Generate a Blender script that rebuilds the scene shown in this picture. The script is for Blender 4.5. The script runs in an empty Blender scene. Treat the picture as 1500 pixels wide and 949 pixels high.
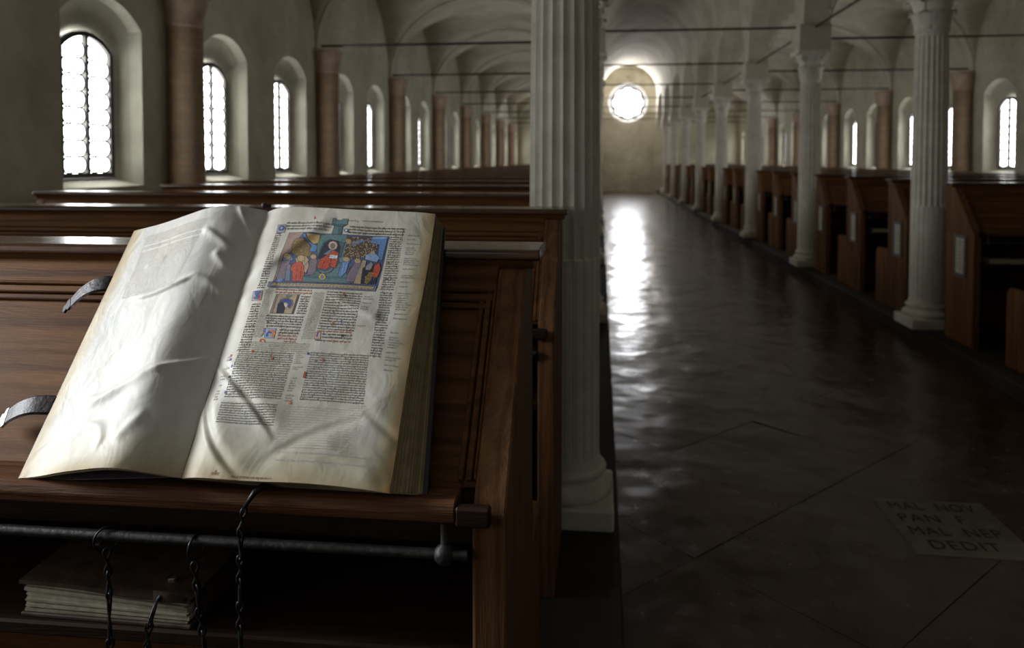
import bpy, bmesh, math, random
import numpy as np
from math import sin, cos, pi, radians, sqrt, atan, hypot
from mathutils import Vector

random.seed(7)
rng = np.random.default_rng(7)
SC = bpy.context.scene
COL = SC.collection

# ------------------------------------------------------------------ camera
# shift lens: image 1500 x 949, focal length 1100 px, principal point (763, 270.5)
FPX, CX, CY = 1100.0, 763.0, 270.5
VPX, VPY = 880.0, 234.5                      # vanishing point of the nave
cam_d = bpy.data.cameras.new('camera')
cam = bpy.data.objects.new('camera', cam_d)
COL.objects.link(cam)
cam.location = (0, 0, 1.42)
cam.rotation_euler = (pi / 2 - atan((CY - VPY) / FPX), 0, atan((VPX - CX) / FPX))
cam_d.sensor_width = 36.0
cam_d.lens = FPX / 1500 * 36.0
cam_d.shift_x = -(CX - 750) / 1500
cam_d.shift_y = -(474.5 - CY) / 1500
cam_d.clip_start = 0.02
cam_d.clip_end = 200
cam_d.dof.use_dof = True
cam_d.dof.focus_distance = 1.33
cam_d.dof.aperture_fstop = 4.0
SC.camera = cam

# ------------------------------------------------------------------ world, exposure
world = bpy.data.worlds.new('world')
SC.world = world
world.use_nodes = True
world.node_tree.nodes['Background'].inputs[0].default_value = (0.75, 0.85, 1.0, 1)
world.node_tree.nodes['Background'].inputs[1].default_value = 0.6
SC.view_settings.view_transform = 'Standard'
SC.view_settings.look = 'None'
SC.view_settings.exposure = 0.75
SC.view_settings.gamma = 1.0
SC.cycles.use_denoising = True
SC.cycles.max_bounces = 12
SC.cycles.diffuse_bounces = 9
SC.cycles.glossy_bounces = 4
SC.cycles.sample_clamp_indirect = 6.0
WINDOW_LIGHT = 6.5                           # daylight behind the leaded side windows
ROSE_LIGHT = 32.0                            # daylight behind the round end window

# soft light added out of view on the left to brighten the book
lamp_d = bpy.data.lights.new('added_book_light', 'AREA')
lamp_d.shape = 'RECTANGLE'
lamp_d.size, lamp_d.size_y = 0.5, 0.9
lamp_d.energy = 4.0
lamp_d.color = (0.93, 0.97, 1.0)
lamp_d.spread = radians(42)
lamp = bpy.data.objects.new('added_book_light', lamp_d)
COL.objects.link(lamp)
lamp.location = (-3.3, 1.0, 2.0)
lamp.rotation_euler = (Vector((-0.72, 1.3, 1.08)) - Vector(lamp.location)).to_track_quat('-Z', 'Y').to_euler()

# ------------------------------------------------------------------ plan of the hall (metres; z = 0 on the desk platform)
BAY = 3.71
Y0 = 3.03                                    # first pair of columns
YF, YE = Y0 - 2 * BAY, Y0 + 9 * BAY          # entrance wall, far wall
XHL, XHR = -3.9, 6.4                         # half columns
XWL, XWR = -4.02, 6.52                       # aisle walls
XCL, XCR = -0.145, 2.79                      # column rows
FLOOR_Z = -0.10
NAVE_X = (XCL + XCR) / 2
STEP_L, STEP_R = 0.075, 2.63


# ================================================================== helpers
def tag(o, label=None, cat=None, group=None, kind=None):
    if label: o['label'] = label
    if cat: o['category'] = cat
    if group: o['group'] = group
    if kind: o['kind'] = kind
    return o


def link(name, data, parent=None, loc=None):
    o = bpy.data.objects.new(name, data)
    COL.objects.link(o)
    if parent: o.parent = parent
    if loc: o.location = loc
    return o


def empty(name, loc=(0, 0, 0)):
    o = link(name, None)
    o.empty_display_size = 0.1
    o.location = loc
    return o


class MB:
    """collects vertices and faces for ONE mesh"""
    def __init__(s):
        s.v, s.f = [], []

    def add(s, verts, faces):
        b = len(s.v)
        s.v += [tuple(p) for p in verts]
        s.f += [tuple(b + i for i in f) for f in faces]
        return s

    def box(s, x0, x1, y0, y1, z0, z1):
        if x1 < x0: x0, x1 = x1, x0
        v = [(x, y, z) for z in (z0, z1) for y in (y0, y1) for x in (x0, x1)]
        return s.add(v, [(0, 2, 3, 1), (4, 5, 7, 6), (0, 1, 5, 4), (1, 3, 7, 5), (3, 2, 6, 7), (2, 0, 4, 6)])

    def prism_x(s, prof, x0, x1):
        """profile of (y, z) points swept along x"""
        n = len(prof)
        v = [(x0, y, z) for y, z in prof] + [(x1, y, z) for y, z in prof]
        f = [(i, (i + 1) % n, n + (i + 1) % n, n + i) for i in range(n)]
        return s.add(v, f + [tuple(range(n))[::-1], tuple(range(n, 2 * n))])

    def prism_z(s, prof, z0, z1):
        n = len(prof)
        v = [(x, y, z0) for x, y in prof] + [(x, y, z1) for x, y in prof]
        f = [(i, (i + 1) % n, n + (i + 1) % n, n + i) for i in range(n)]
        return s.add(v, f + [tuple(range(n))[::-1], tuple(range(n, 2 * n))])

    def tube(s, path, r, n=8, closed=False):
        P = [Vector(p) for p in path]
        m = len(P)
        rad = r if hasattr(r, '__len__') else [r] * m
        b = len(s.v)
        up = None
        for i, p in enumerate(P):
            if closed: t = P[(i + 1) % m] - P[i - 1]
            else: t = P[min(i + 1, m - 1)] - P[max(i - 1, 0)]
            t.normalize()
            if up is None:
                up = Vector((0, 0, 1)) if abs(t.z) < 0.9 else Vector((1, 0, 0))
            up = (up - t * up.dot(t)).normalized()
            w = t.cross(up)
            for k in range(n):
                a = 2 * pi * k / n
                s.v.append(tuple(p + (up * cos(a) + w * sin(a)) * rad[i]))
        for i in range(m if closed else m - 1):
            for k in range(n):
                a0, a1 = b + i * n + k, b + i * n + (k + 1) % n
                j = (i + 1) % m
                s.f.append((a0, b + j * n + k, b + j * n + (k + 1) % n, a1))
        if not closed:
            s.f.append(tuple(b + k for k in range(n)))
            s.f.append(tuple(b + (m - 1) * n + k for k in range(n))[::-1])
        return s

    def lathe(s, prof, n=24, cx=0, cy=0, cap=True):
        """profile of (r, z) turned round a vertical axis"""
        b = len(s.v)
        for r, z in prof:
            for k in range(n):
                a = 2 * pi * k / n
                s.v.append((cx + r * cos(a), cy + r * sin(a), z))
        for i in range(len(prof) - 1):
            for k in range(n):
                k1 = (k + 1) % n
                s.f.append((b + i * n + k, b + i * n + k1, b + (i + 1) * n + k1, b + (i + 1) * n + k))
        if cap:
            s.f.append(tuple(b + k for k in range(n))[::-1])
            s.f.append(tuple(b + (len(prof) - 1) * n + k for k in range(n)))
        return s

    def mesh(s, name, mat=None, smooth=False, bevel=0, mirror=1, seg=1, angle=None):
        me = bpy.data.meshes.new(name)
        v = s.v if mirror > 0 else [(-x, y, z) for x, y, z in s.v]
        me.from_pydata(v, [], s.f)
        bm = bmesh.new()
        bm.from_mesh(me)
        bmesh.ops.recalc_face_normals(bm, faces=bm.faces)
        if bevel:
            ed = [e for e in bm.edges if len(e.link_faces) == 2 and e.calc_face_angle(0) > radians(30)]
            bmesh.ops.bevel(bm, geom=ed, offset=bevel, offset_type='OFFSET', segments=seg, profile=0.5, affect='EDGES', clamp_overlap=True)
        bm.to_mesh(me)
        bm.free()
        if mat: me.materials.append(mat)
        if smooth:
            if angle:
                me.polygons.foreach_set('use_smooth', [True] * len(me.polygons))
                me.set_sharp_from_angle(angle=radians(angle))
            else:
                me.polygons.foreach_set('use_smooth', [True] * len(me.polygons))
        return me

    def obj(s, name, mat, parent=None, **k):
        return link(name, s.mesh(name, mat, **k), parent)


# ================================================================== materials
def nodes_of(name):
    m = bpy.data.materials.new(name)
    m.use_nodes = True
    nt = m.node_tree
    return m, nt, nt.nodes['Principled BSDF']


def N(nt, t, **k):
    n = nt.nodes.new(t)
    for a, b in k.items():
        if a.startswith('i_'):
            key = a[2:]
            key = int(key) if key.isdigit() else key.replace('_', ' ')
            n.inputs[key].default_value = b
        else:
            setattr(n, a, b)
    return n


def ramp(nt, fac, stops):
    r = nt.nodes.new('ShaderNodeValToRGB')
    el = r.color_ramp.elements
    while len(el) < len(stops): el.new(0.5)
    for e, (p, c) in zip(el, stops):
        e.position = p
        e.color = (*c, 1) if len(c) == 3 else c
    nt.links.new(fac, r.inputs[0])
    return r.outputs[0]


def mix(nt, fac, a, b, mode='MIX'):
    m = nt.nodes.new('ShaderNodeMix')
    m.data_type = 'RGBA'
    m.blend_type = mode
    for sock, val in ((m.inputs[0], fac), (m.inputs[6], a), (m.inputs[7], b)):
        if hasattr(val, 'is_linked'): nt.links.new(val, sock)
        elif isinstance(val, (int, float)): sock.default_value = val
        else: sock.default_value = (*val, 1)
    return m.outputs[2]


def bump(nt, bs, height, strength, dist=0.01):
    b = N(nt, 'ShaderNodeBump')
    b.inputs['Strength'].default_value = strength
    b.inputs['Distance'].default_value = dist
    nt.links.new(height, b.inputs['Height'])
    nt.links.new(b.outputs[0], bs.inputs['Normal'])


def coords(nt, scale=(1, 1, 1), out='Object', rnd=True):
    tc = N(nt, 'ShaderNodeTexCoord')
    mp = N(nt, 'ShaderNodeMapping')
    mp.inputs['Scale'].default_value = scale
    nt.links.new(tc.outputs[out], mp.inputs[0])
    if rnd:
        oi = N(nt, 'ShaderNodeObjectInfo')
        mul = N(nt, 'ShaderNodeMath', operation='MULTIPLY', i_1=37.0)
        nt.links.new(oi.outputs['Random'], mul.inputs[0])
        cb = N(nt, 'ShaderNodeCombineXYZ')
        for i in range(3): nt.links.new(mul.outputs[0], cb.inputs[i])
        nt.links.new(cb.outputs[0], mp.inputs['Location'])
    return mp.outputs[0]


def noise(nt, vec, scale, detail=4, rough=0.55, dist=0.0):
    n = N(nt, 'ShaderNodeTexNoise')
    n.inputs['Scale'].default_value = scale
    n.inputs['Detail'].default_value = detail
    n.inputs['Roughness'].default_value = rough
    n.inputs['Distortion'].default_value = dist
    if vec is not None: nt.links.new(vec, n.inputs['Vector'])
    return n.outputs['Fac']


def wood(name, dark, light, grain, rough=0.35, coat=0.0, bstr=0.25, ringscale=3.0, spec=0.16):
    """grain: axis the fibres run along"""
    m, nt, bs = nodes_of(name)
    sc = {'x': (0.55, 7, 7), 'z': (7, 7, 0.55)}[grain]
    v = coords(nt, sc)
    n1 = noise(nt, v, ringscale, 5, 0.6, 0.9)
    w = N(nt, 'ShaderNodeTexWave', wave_type='BANDS', bands_direction='Y' if grain == 'x' else 'X')
    w.inputs['Scale'].default_value = 1.3
    w.inputs['Distortion'].default_value = 6.0
    w.inputs['Detail'].default_value = 3.0
    w.inputs['Detail Scale'].default_value = 0.8
    nt.links.new(v, w.inputs['Vector'])
    mid = tuple((a + b) / 2 for a, b in zip(dark, light))
    c = ramp(nt, n1, [(0.28, dark), (0.5, mid), (0.72, light)])
    c2 = ramp(nt, w.outputs['Fac'], [(0.0, (0.62, 0.58, 0.55)), (0.35, (1, 1, 1)), (1, (1, 1, 1))])
    col = mix(nt, 0.8, c, c2, 'MULTIPLY')
    fine = noise(nt, coords(nt, tuple(x * 9 for x in sc)), 4, 3)
    f2 = ramp(nt, fine, [(0.3, (0.72, 0.7, 0.68)), (0.6, (1, 1, 1))])
    col = mix(nt, 0.7, col, f2, 'MULTIPLY')
    nt.links.new(col, bs.inputs['Base Color'])
    r = N(nt, 'ShaderNodeMapRange')
    r.inputs['To Min'].default_value = rough - 0.08
    r.inputs['To Max'].default_value = rough + 0.15
    nt.links.new(n1, r.inputs[0])
    nt.links.new(r.outputs[0], bs.inputs['Roughness'])
    bs.inputs['Specular IOR Level'].default_value = spec
    bs.inputs['Coat Weight'].default_value = coat
    bs.inputs['Coat Roughness'].default_value = 0.12
    bump(nt, bs, fine, bstr, 0.004)
    return m


def plaster(name, base, stain, rough=0.9, scale=1.0):
    m, nt, bs = nodes_of(name)
    tc = N(nt, 'ShaderNodeTexCoord')
    v = tc.outputs['Object']
    n1 = noise(nt, v, 0.9 * scale, 6, 0.62, 0.3)
    n2 = noise(nt, v, 4.5 * scale, 5, 0.6)
    c = ramp(nt, n1, [(0.36, stain), (0.6, base)])
    d = ramp(nt, n2, [(0.3, (0.8, 0.79, 0.77)), (0.65, (1, 1, 1))])
    nt.links.new(mix(nt, 0.8, c, d, 'MULTIPLY'), bs.inputs['Base Color'])
    bs.inputs['Roughness'].default_value = rough
    bump(nt, bs, n2, 0.25, 0.02)
    return m


def plain(name, col, rough=0.6, metal=0.0, nscale=30, var=0.2, bstr=0.1):
    m, nt, bs = nodes_of(name)
    n = noise(nt, coords(nt), nscale, 4)
    lo = tuple(max(0, c * (1 - var)) for c in col)
    hi = tuple(min(1, c * (1 + var)) for c in col)
    nt.links.new(ramp(nt, n, [(0.3, lo), (0.7, hi)]), bs.inputs['Base Color'])
    bs.inputs['Roughness'].default_value = rough
    bs.inputs['Metallic'].default_value = metal
    if bstr: bump(nt, bs, n, bstr, 0.003)
    return m


M = {}
M['wood_cap'] = wood('varnished_board', (0.055, 0.026, 0.013), (0.12, 0.058, 0.028), 'x', 0.22, 0.3, 0.12, spec=0.5)
M['wood_x'] = wood('walnut_board', (0.095, 0.040, 0.014), (0.235, 0.105, 0.036), 'x', 0.5, 0.0, 0.3)
M['wood_z'] = wood('walnut_upright', (0.115, 0.053, 0.023), (0.28, 0.138, 0.062), 'z', 0.55, 0.0, 0.35)
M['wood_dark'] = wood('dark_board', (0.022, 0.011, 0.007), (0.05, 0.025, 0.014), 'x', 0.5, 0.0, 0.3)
M['wood_ledge'] = wood('worn_ledge', (0.085, 0.036, 0.017), (0.22, 0.10, 0.048), 'x', 0.38, 0.1, 0.6)
M['plaster'] = plaster('wall_plaster', (0.72, 0.69, 0.57), (0.52, 0.50, 0.40))
M['vault'] = plaster('vault_plaster', (0.72, 0.67, 0.56), (0.50, 0.455, 0.365), scale=0.7)
M['end_plaster'] = plaster('end_plaster', (0.62, 0.58, 0.46), (0.40, 0.365, 0.27), scale=0.8)
M['stone'] = plaster('pale_stone', (0.88, 0.85, 0.78), (0.76, 0.72, 0.64), 0.65, 2.5)
M['capital'] = plaster('terracotta_capital', (0.60, 0.47, 0.37), (0.46, 0.34, 0.26), 0.85, 3.0)
M['rose_stone'] = plaster('window_stone', (0.30, 0.285, 0.26), (0.24, 0.225, 0.2), 0.8, 2.0)
M['platform'] = plaster('platform_stone', (0.040, 0.030, 0.025), (0.022, 0.016, 0.014), 0.85, 1.6)
M['iron'] = plain('dark_iron', (0.035, 0.035, 0.038), 0.42, 0.75, 60, 0.4, 0.4)
M['iron_rod'] = plain('rough_iron', (0.06, 0.058, 0.057), 0.5, 0.6, 90, 0.4, 0.5)
M['brass'] = plain('pale_brass', (0.45, 0.36, 0.2), 0.35, 0.85, 50, 0.25)
M['silver'] = plain('tin_clasp', (0.62, 0.60, 0.56), 0.3, 0.85, 50, 0.2)
M['leather'] = plain('purple_brown_leather', (0.032, 0.022, 0.026), 0.5, 0, 120, 0.35, 0.5)
M['leather_old'] = plain('worn_brown_leather', (0.075, 0.045, 0.028), 0.6, 0, 40, 0.5, 0.5)
M['lead'] = plain('window_lead', (0.03, 0.03, 0.03), 0.6, 0.3, 20, 0.2, 0)
M['frame_wood'] = plain('dark_window_frame', (0.03, 0.024, 0.02), 0.6, 0, 20, 0.3, 0.1)
M['paper'] = plain('notice_paper', (0.62, 0.58, 0.50), 0.75, 0, 20, 0.12, 0)
M['grey_frame'] = plain('grey_wood_frame', (0.16, 0.15, 0.14), 0.5, 0, 40, 0.3, 0.1)
M['letter'] = plain('cut_letters', (0.012, 0.010, 0.008), 0.7, 0, 60, 0.2, 0)


def brick_mat():
    m, nt, bs = nodes_of('brick_shaft')
    tc = N(nt, 'ShaderNodeTexCoord')
    sp = N(nt, 'ShaderNodeSeparateXYZ')
    nt.links.new(tc.outputs['Object'], sp.inputs[0])
    at = N(nt, 'ShaderNodeMath', operation='ARCTAN2')
    nt.links.new(sp.outputs[1], at.inputs[0])
    nt.links.new(sp.outputs[0], at.inputs[1])
    mu = N(nt, 'ShaderNodeMath', operation='MULTIPLY', i_1=0.17)
    nt.links.new(at.outputs[0], mu.inputs[0])
    cb = N(nt, 'ShaderNodeCombineXYZ')
    nt.links.new(mu.outputs[0], cb.inputs[0])
    nt.links.new(sp.outputs[2], cb.inputs[1])
    b = N(nt, 'ShaderNodeTexBrick')
    b.inputs['Color1'].default_value = (0.44, 0.295, 0.19, 1)
    b.inputs['Color2'].default_value = (0.35, 0.24, 0.155, 1)
    b.inputs['Mortar'].default_value = (0.30, 0.25, 0.195, 1)
    b.inputs['Scale'].default_value = 1.0
    b.inputs['Mortar Size'].default_value = 0.007
    b.inputs['Brick Width'].default_value = 0.24
    b.inputs['Row Height'].default_value = 0.062
    nt.links.new(cb.outputs[0], b.inputs['Vector'])
    n = noise(nt, tc.outputs['Object'], 5, 5)
    c = mix(nt, 0.8, b.outputs['Color'], ramp(nt, n, [(0.3, (0.72, 0.72, 0.7)), (0.7, (1.1, 1.08, 1.05))]), 'MULTIPLY')
    nt.links.new(c, bs.inputs['Base Color'])
    bs.inputs['Roughness'].default_value = 0.85
    bump(nt, bs, b.outputs['Fac'], -0.3, 0.01)
    return m


M['brick'] = brick_mat()


def floor_mat(name, dark, light):
    m, nt, bs = nodes_of(name)
    g = N(nt, 'ShaderNodeNewGeometry')
    v = g.outputs['Position']
    n1 = noise(nt, v, 0.8, 6, 0.65, 0.4)
    n2 = noise(nt, v, 9, 5, 0.6)
    c = ramp(nt, n1, [(0.35, dark), (0.68, light)])
    c = mix(nt, 0.7, c, ramp(nt, n2, [(0.3, (0.6, 0.6, 0.6)), (0.7, (1, 1, 1))]), 'MULTIPLY')
    nt.links.new(c, bs.inputs['Base Color'])
    r = ramp(nt, n2, [(0.25, (0.17,) * 3), (0.75, (0.30,) * 3)])
    nt.links.new(r, bs.inputs['Roughness'])
    n3 = noise(nt, v, 2.4, 2, 0.45)
    ad = N(nt, 'ShaderNodeMath', operation='MULTIPLY_ADD', i_1=0.025)
    nt.links.new(n2, ad.inputs[0])
    nt.links.new(n3, ad.inputs[2])
    bump(nt, bs, ad.outputs[0], 0.85, 0.030)
    return m


M['floor'] = floor_mat('polished_terracotta', (0.058, 0.029, 0.019), (0.115, 0.062, 0.041))
M['joint'] = plain('floor_joint', (0.025, 0.02, 0.017), 0.7, 0, 20, 0.2, 0)
M['slab'] = plain('inscription_stone', (0.17, 0.15, 0.11), 0.5, 0, 14, 0.25, 0.2)


def glass_mat(name, strength, tint):
    m, nt, bs = nodes_of(name)
    bs.inputs['Base Color'].default_value = (0.6, 0.65, 0.65, 1)
    bs.inputs['Roughness'].default_value = 0.15
    oi = N(nt, 'ShaderNodeObjectInfo')
    mr = N(nt, 'ShaderNodeMapRange')
    mr.inputs['To Min'].default_value = strength * 0.8
    mr.inputs['To Max'].default_value = strength * 1.1
    nt.links.new(oi.outputs['Random'], mr.inputs[0])
    bs.inputs['Emission Color'].default_value = (*tint, 1)
    nt.links.new(mr.outputs[0], bs.inputs['Emission Strength'])
    return m


M['glass'] = glass_mat('lit_roundel_glass', WINDOW_LIGHT, (0.97, 0.985, 0.965))
M['rose_glass'] = glass_mat('lit_rose_glass', ROSE_LIGHT, (0.93, 0.95, 1.0))


def parchment(name, base, spot, edge_u=None):
    m, nt, bs = nodes_of(name)
    tc = N(nt, 'ShaderNodeTexCoord')
    uv = tc.outputs['UV']
    n1 = noise(nt, uv, 4, 6, 0.6, 0.4)
    n2 = noise(nt, uv, 22, 5, 0.6)
    c = ramp(nt, n1, [(0.35, spot), (0.62, base)])
    c = mix(nt, 0.6, c, ramp(nt, n2, [(0.3, (0.90, 0.885, 0.86)), (0.6, (1, 1, 1))]), 'MULTIPLY')
    sp = N(nt, 'ShaderNodeSeparateXYZ')
    nt.links.new(uv, sp.inputs[0])
    # yellowed fore-edge, handled lower margin
    ad = N(nt, 'ShaderNodeMath', operation='MULTIPLY_ADD', i_1=0.10, i_2=-0.05)
    nt.links.new(n1, ad.inputs[0])
    s1 = N(nt, 'ShaderNodeMath', operation='ADD')
    nt.links.new(sp.outputs[0], s1.inputs[0])
    nt.links.new(ad.outputs[0], s1.inputs[1])
    e1 = ramp(nt, s1.outputs[0], [(0.90, (1, 1, 1)), (0.965, (0.88, 0.76, 0.54)), (1.0, (0.66, 0.47, 0.27))])
    c = mix(nt, 1.0, c, e1, 'MULTIPLY')
    s2 = N(nt, 'ShaderNodeMath', operation='ADD')
    nt.links.new(sp.outputs[1], s2.inputs[0])
    nt.links.new(ad.outputs[0], s2.inputs[1])
    e2 = ramp(nt, s2.outputs[0], [(0.0, (0.80, 0.68, 0.48)), (0.05, (0.93, 0.88, 0.76)), (0.16, (1, 1, 1))])
    c = mix(nt, 1.0, c, e2, 'MULTIPLY')
    nt.links.new(c, bs.inputs['Base Color'])
    bs.inputs['Roughness'].default_value = 0.5
    bs.inputs['Specular IOR Level'].default_value = 0.35
    n3 = noise(nt, uv, 7, 2, 0.5, 1.2)
    ad2 = N(nt, 'ShaderNodeMath', operation='MULTIPLY_ADD', i_1=0.16)
    nt.links.new(n2, ad2.inputs[0])
    nt.links.new(n3, ad2.inputs[2])
    bump(nt, bs, ad2.outputs[0], 0.4, 0.004)
    return m


M['page'] = parchment('written_parchment', (0.73, 0.71, 0.64), (0.62, 0.585, 0.49))
M['page_blank'] = parchment('blank_parchment', (0.80, 0.785, 0.75), (0.72, 0.69, 0.62))


def block_mat(name, dark, light):
    m, nt, bs = nodes_of(name)
    g = N(nt, 'ShaderNodeTexCoord')
    at = N(nt, 'ShaderNodeAttribute', attribute_name='leaf')
    n = noise(nt, g.outputs['Object'], 60, 4)
    c = ramp(nt, at.outputs['Fac'], [(0, dark), (1, light)])
    c = mix(nt, 0.8, c, ramp(nt, n, [(0.3, (0.6, 0.57, 0.5)), (0.7, (1, 1, 1))]), 'MULTIPLY')
    nt.links.new(c, bs.inputs['Base Color'])
    bs.inputs['Roughness'].default_value = 0.85
    return m


M['block'] = block_mat('leaf_edges', (0.30, 0.215, 0.115), (0.58, 0.45, 0.27))
M['block_pale'] = block_mat('pale_leaf_edges', (0.50, 0.46, 0.37), (0.76, 0.72, 0.61))


def pigment():
    m, nt, bs = nodes_of('pigment')
    at = N(nt, 'ShaderNodeAttribute', attribute_name='Col')
    n = noise(nt, N(nt, 'ShaderNodeTexCoord').outputs['Object'], 240, 3)
    c = mix(nt, 0.9, at.outputs['Color'], ramp(nt, n, [(0.3, (0.72, 0.72, 0.72)), (0.7, (1.15, 1.15, 1.15))]), 'MULTIPLY')
    nt.links.new(c, bs.inputs['Base Color'])
    bs.inputs['Roughness'].default_value = 0.55
    return m


M['pigment'] = pigment()
M['ink'] = plain('iron_gall_ink', (0.060, 0.048, 0.038), 0.8, 0, 80, 0.5, 0)
M['faint_ink'] = plain('faded_ink', (0.36, 0.335, 0.28), 0.8, 0, 80, 0.25, 0)
M['ghost_ink'] = plain('offset_ink', (0.69, 0.665, 0.60), 0.8, 0, 80, 0.1, 0)
M['red_ink'] = plain('red_ink', (0.50, 0.085, 0.05), 0.8, 0, 80, 0.3, 0)
M['brown_ink'] = plain('brown_ink', (0.30, 0.17, 0.09), 0.8, 0, 80, 0.3, 0)

# ================================================================== setting: floor and platforms
def clip_poly(P, x0, x1, y0, y1):
    def side(P, inside, cut):
        out = []
        for i in range(len(P)):
            a, b = P[i - 1], P[i]
            ia, ib = inside(a), inside(b)
            if ia != ib: out.append(cut(a, b))
            if ib: out.append(b)
        return out
    def cx(x): return lambda a, b: (x, a[1] + (b[1] - a[1]) * (x - a[0]) / (b[0] - a[0]))
    def cy(y): return lambda a, b: (a[0] + (b[0] - a[0]) * (y - a[1]) / (b[1] - a[1]), y)
    for ins, cut in ((lambda p: p[0] >= x0, cx(x0)), (lambda p: p[0] <= x1, cx(x1)),
                     (lambda p: p[1] >= y0, cy(y0)), (lambda p: p[1] <= y1, cy(y1))):
        P = side(P, ins, cut)
        if len(P) < 3: return []
    return P


TILE_END = 17.0
b = MB().box(XWL - 0.4, XWR + 0.4, YF - 0.3, YE + 0.5, -0.2, FLOOR_Z - 0.008)
floor = b.obj('floor', M['joint'])
tag(floor, kind='structure')
far = MB().box(STEP_L, STEP_R, TILE_END, YE + 0.3, FLOOR_Z - 0.008, FLOOR_Z)
far.obj('far_paving', M['floor'], floor)
S = 0.742 * sqrt(2) / 2                       # half diagonal of a floor tile
i0, i1 = -14, 40
for i in range(-6, 44):
    for j in range(-6, 44):
        cxx = 0.36 + (i - j) * S
        cyy = 2.35 + (i + j) * S
        if not (-1 < cxx < 4 and -1.5 < cyy < TILE_END + 1): continue
        g = S - 0.0025
        P = clip_poly([(cxx - g, cyy), (cxx, cyy - g), (cxx + g, cyy), (cxx, cyy + g)], STEP_L + 0.002, STEP_R - 0.002, -0.5, TILE_END - 0.002)
        if len(P) < 3: continue
        area = 0.5 * abs(sum(P[k - 1][0] * P[k][1] - P[k][0] * P[k - 1][1] for k in range(len(P))))
        if area < 0.004: continue
        mb = MB()
        zt = random.uniform(-0.0012, 0.0006)
        tx, ty = random.gauss(0, 0.0025), random.gauss(0, 0.0025)
        n = len(P)
        pc = (sum(p[0] for p in P) / n, sum(p[1] for p in P) / n)
        top = [(x, y, FLOOR_Z + zt + (x - pc[0]) * tx + (y - pc[1]) * ty) for x, y in P]
        mb.add([(x, y, FLOOR_Z - 0.02) for x, y in P] + top,
               [tuple(range(n, 2 * n))] + [(k, (k + 1) % n, n + (k + 1) % n, n + k) for k in range(n)])
        mb.obj('floor_tile', M['floor'], floor)

for k, (xa, xb) in enumerate(((XWL, STEP_L), (STEP_R, XWR)), 1):
    o = MB().box(xa, xb, YF, YE, FLOOR_Z - 0.008, 0.0).obj('trim_%d' % k, M['platform'], bevel=0.008)
    tag(o, kind='structure')

# ================================================================== setting: aisle walls with splayed window niches
Z_SILL, Z_SPR, Z_CRN = 1.285, 2.31, 2.46      # glazed opening
N_SILL, N_SPR, N_CRN = 1.20, 2.545, 2.76       # niche in the wall face
W_HALF, N_HALF = 0.315, 0.50
GLASS_IN = 0.17                               # glass lies this far behind the wall face
WALL_TOP = 4.75


def outline(h, zs, zp, zc, n=14, yc=0.0):
    """bottom corner, jamb, segmental arch, jamb, bottom corner as (y, z)"""
    r = zc - zp
    R = (h * h + r * r) / (2 * r)
    a = math.asin(min(1, h / R))
    pts = [(yc - h, zs)]
    for i in range(n + 1):
        t = -a + 2 * a * i / n
        pts.append((yc + R * sin(t), zc - R + R * cos(t)))
    pts.append((yc + h, zs))
    return pts


def wall_with_niches(name, x, sgn):
    mb = MB()
    def q(*p): mb.add(p, [(0, 1, 2, 3)])
    for i in range(11):
        for c in (0.99, 2.72):
            ya = YF + BAY * i + (0 if c < 1 else BAY / 2)
            yb = ya + BAY / 2
            yc = YF + BAY * i + c
            O = outline(N_HALF, N_SILL, N_SPR, N_CRN, 14, yc)
            I = outline(W_HALF, Z_SILL, Z_SPR, Z_CRN, 14, yc)
            za, zb = FLOOR_Z - 0.05, WALL_TOP
            if sgn > 0 and yc < 8:              # unseen bays left windowless to keep the wall opposite dark
                q((x, ya, za), (x, yb, za), (x, yb, zb), (x, ya, zb))
                continue
            q((x, ya, za), (x, yc - N_HALF, za), (x, yc - N_HALF, zb), (x, ya, zb))
            q((x, yc + N_HALF, za), (x, yb, za), (x, yb, zb), (x, yc + N_HALF, zb))
            q((x, yc - N_HALF, za), (x, yc + N_HALF, za), (x, yc + N_HALF, N_SILL), (x, yc - N_HALF, N_SILL))
            for k in range(1, len(O) - 2):
                q((x, *O[k]), (x, *O[k + 1]), (x, O[k + 1][0], zb), (x, O[k][0], zb))
            xo = x + sgn * (GLASS_IN + 0.06)
            xm = x + sgn * 0.085
            Mi = outline(N_HALF - 0.05, N_SILL + 0.03, N_SPR - 0.02, N_CRN - 0.025, 14, yc)
            n = len(O)
            for k in range(n):
                a, b_ = k, (k + 1) % n
                q((x, *O[a]), (x, *O[b_]), (xm, *Mi[b_]), (xm, *Mi[a]))
                q((xm, *Mi[a]), (xm, *Mi[b_]), (xo, *I[b_]), (xo, *I[a]))
    me = mb.mesh(name, M['plaster'])
    o = link(name, me)
    tag(o, kind='structure')
    return o


wall_left = wall_with_niches('wall_left', XWL, -1)
wall_right = wall_with_niches('wall_right', XWR, 1)

# half columns of brick on the aisle walls
hc_shaft = MB().lathe([(0.19, 0), (0.19, 0.10), (0.175, 0.16), (0.168, 0.3), (0.168, 1.2), (0.160, 2.66)], 28).mesh('shaft', M['brick'], smooth=True, angle=40)
hc_cap = MB().lathe([(0.165, 2.655), (0.178, 2.67), (0.168, 2.69), (0.175, 2.76), (0.192, 2.84), (0.205, 2.885), (0.205, 2.945)], 20)
hc_cap.box(-0.17, 0.17, -0.18, 0.18, 2.945, 2.985)
hc_cap = hc_cap.mesh('capital', M['capital'], smooth=True, angle=35)
for w, x in ((wall_left, XHL), (wall_right, XHR)):
    for k in range(0, 9):
        a = link('half_column', hc_shaft, w, (x, Y0 + BAY * k, 0))
        link('capital', hc_cap, a)

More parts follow.
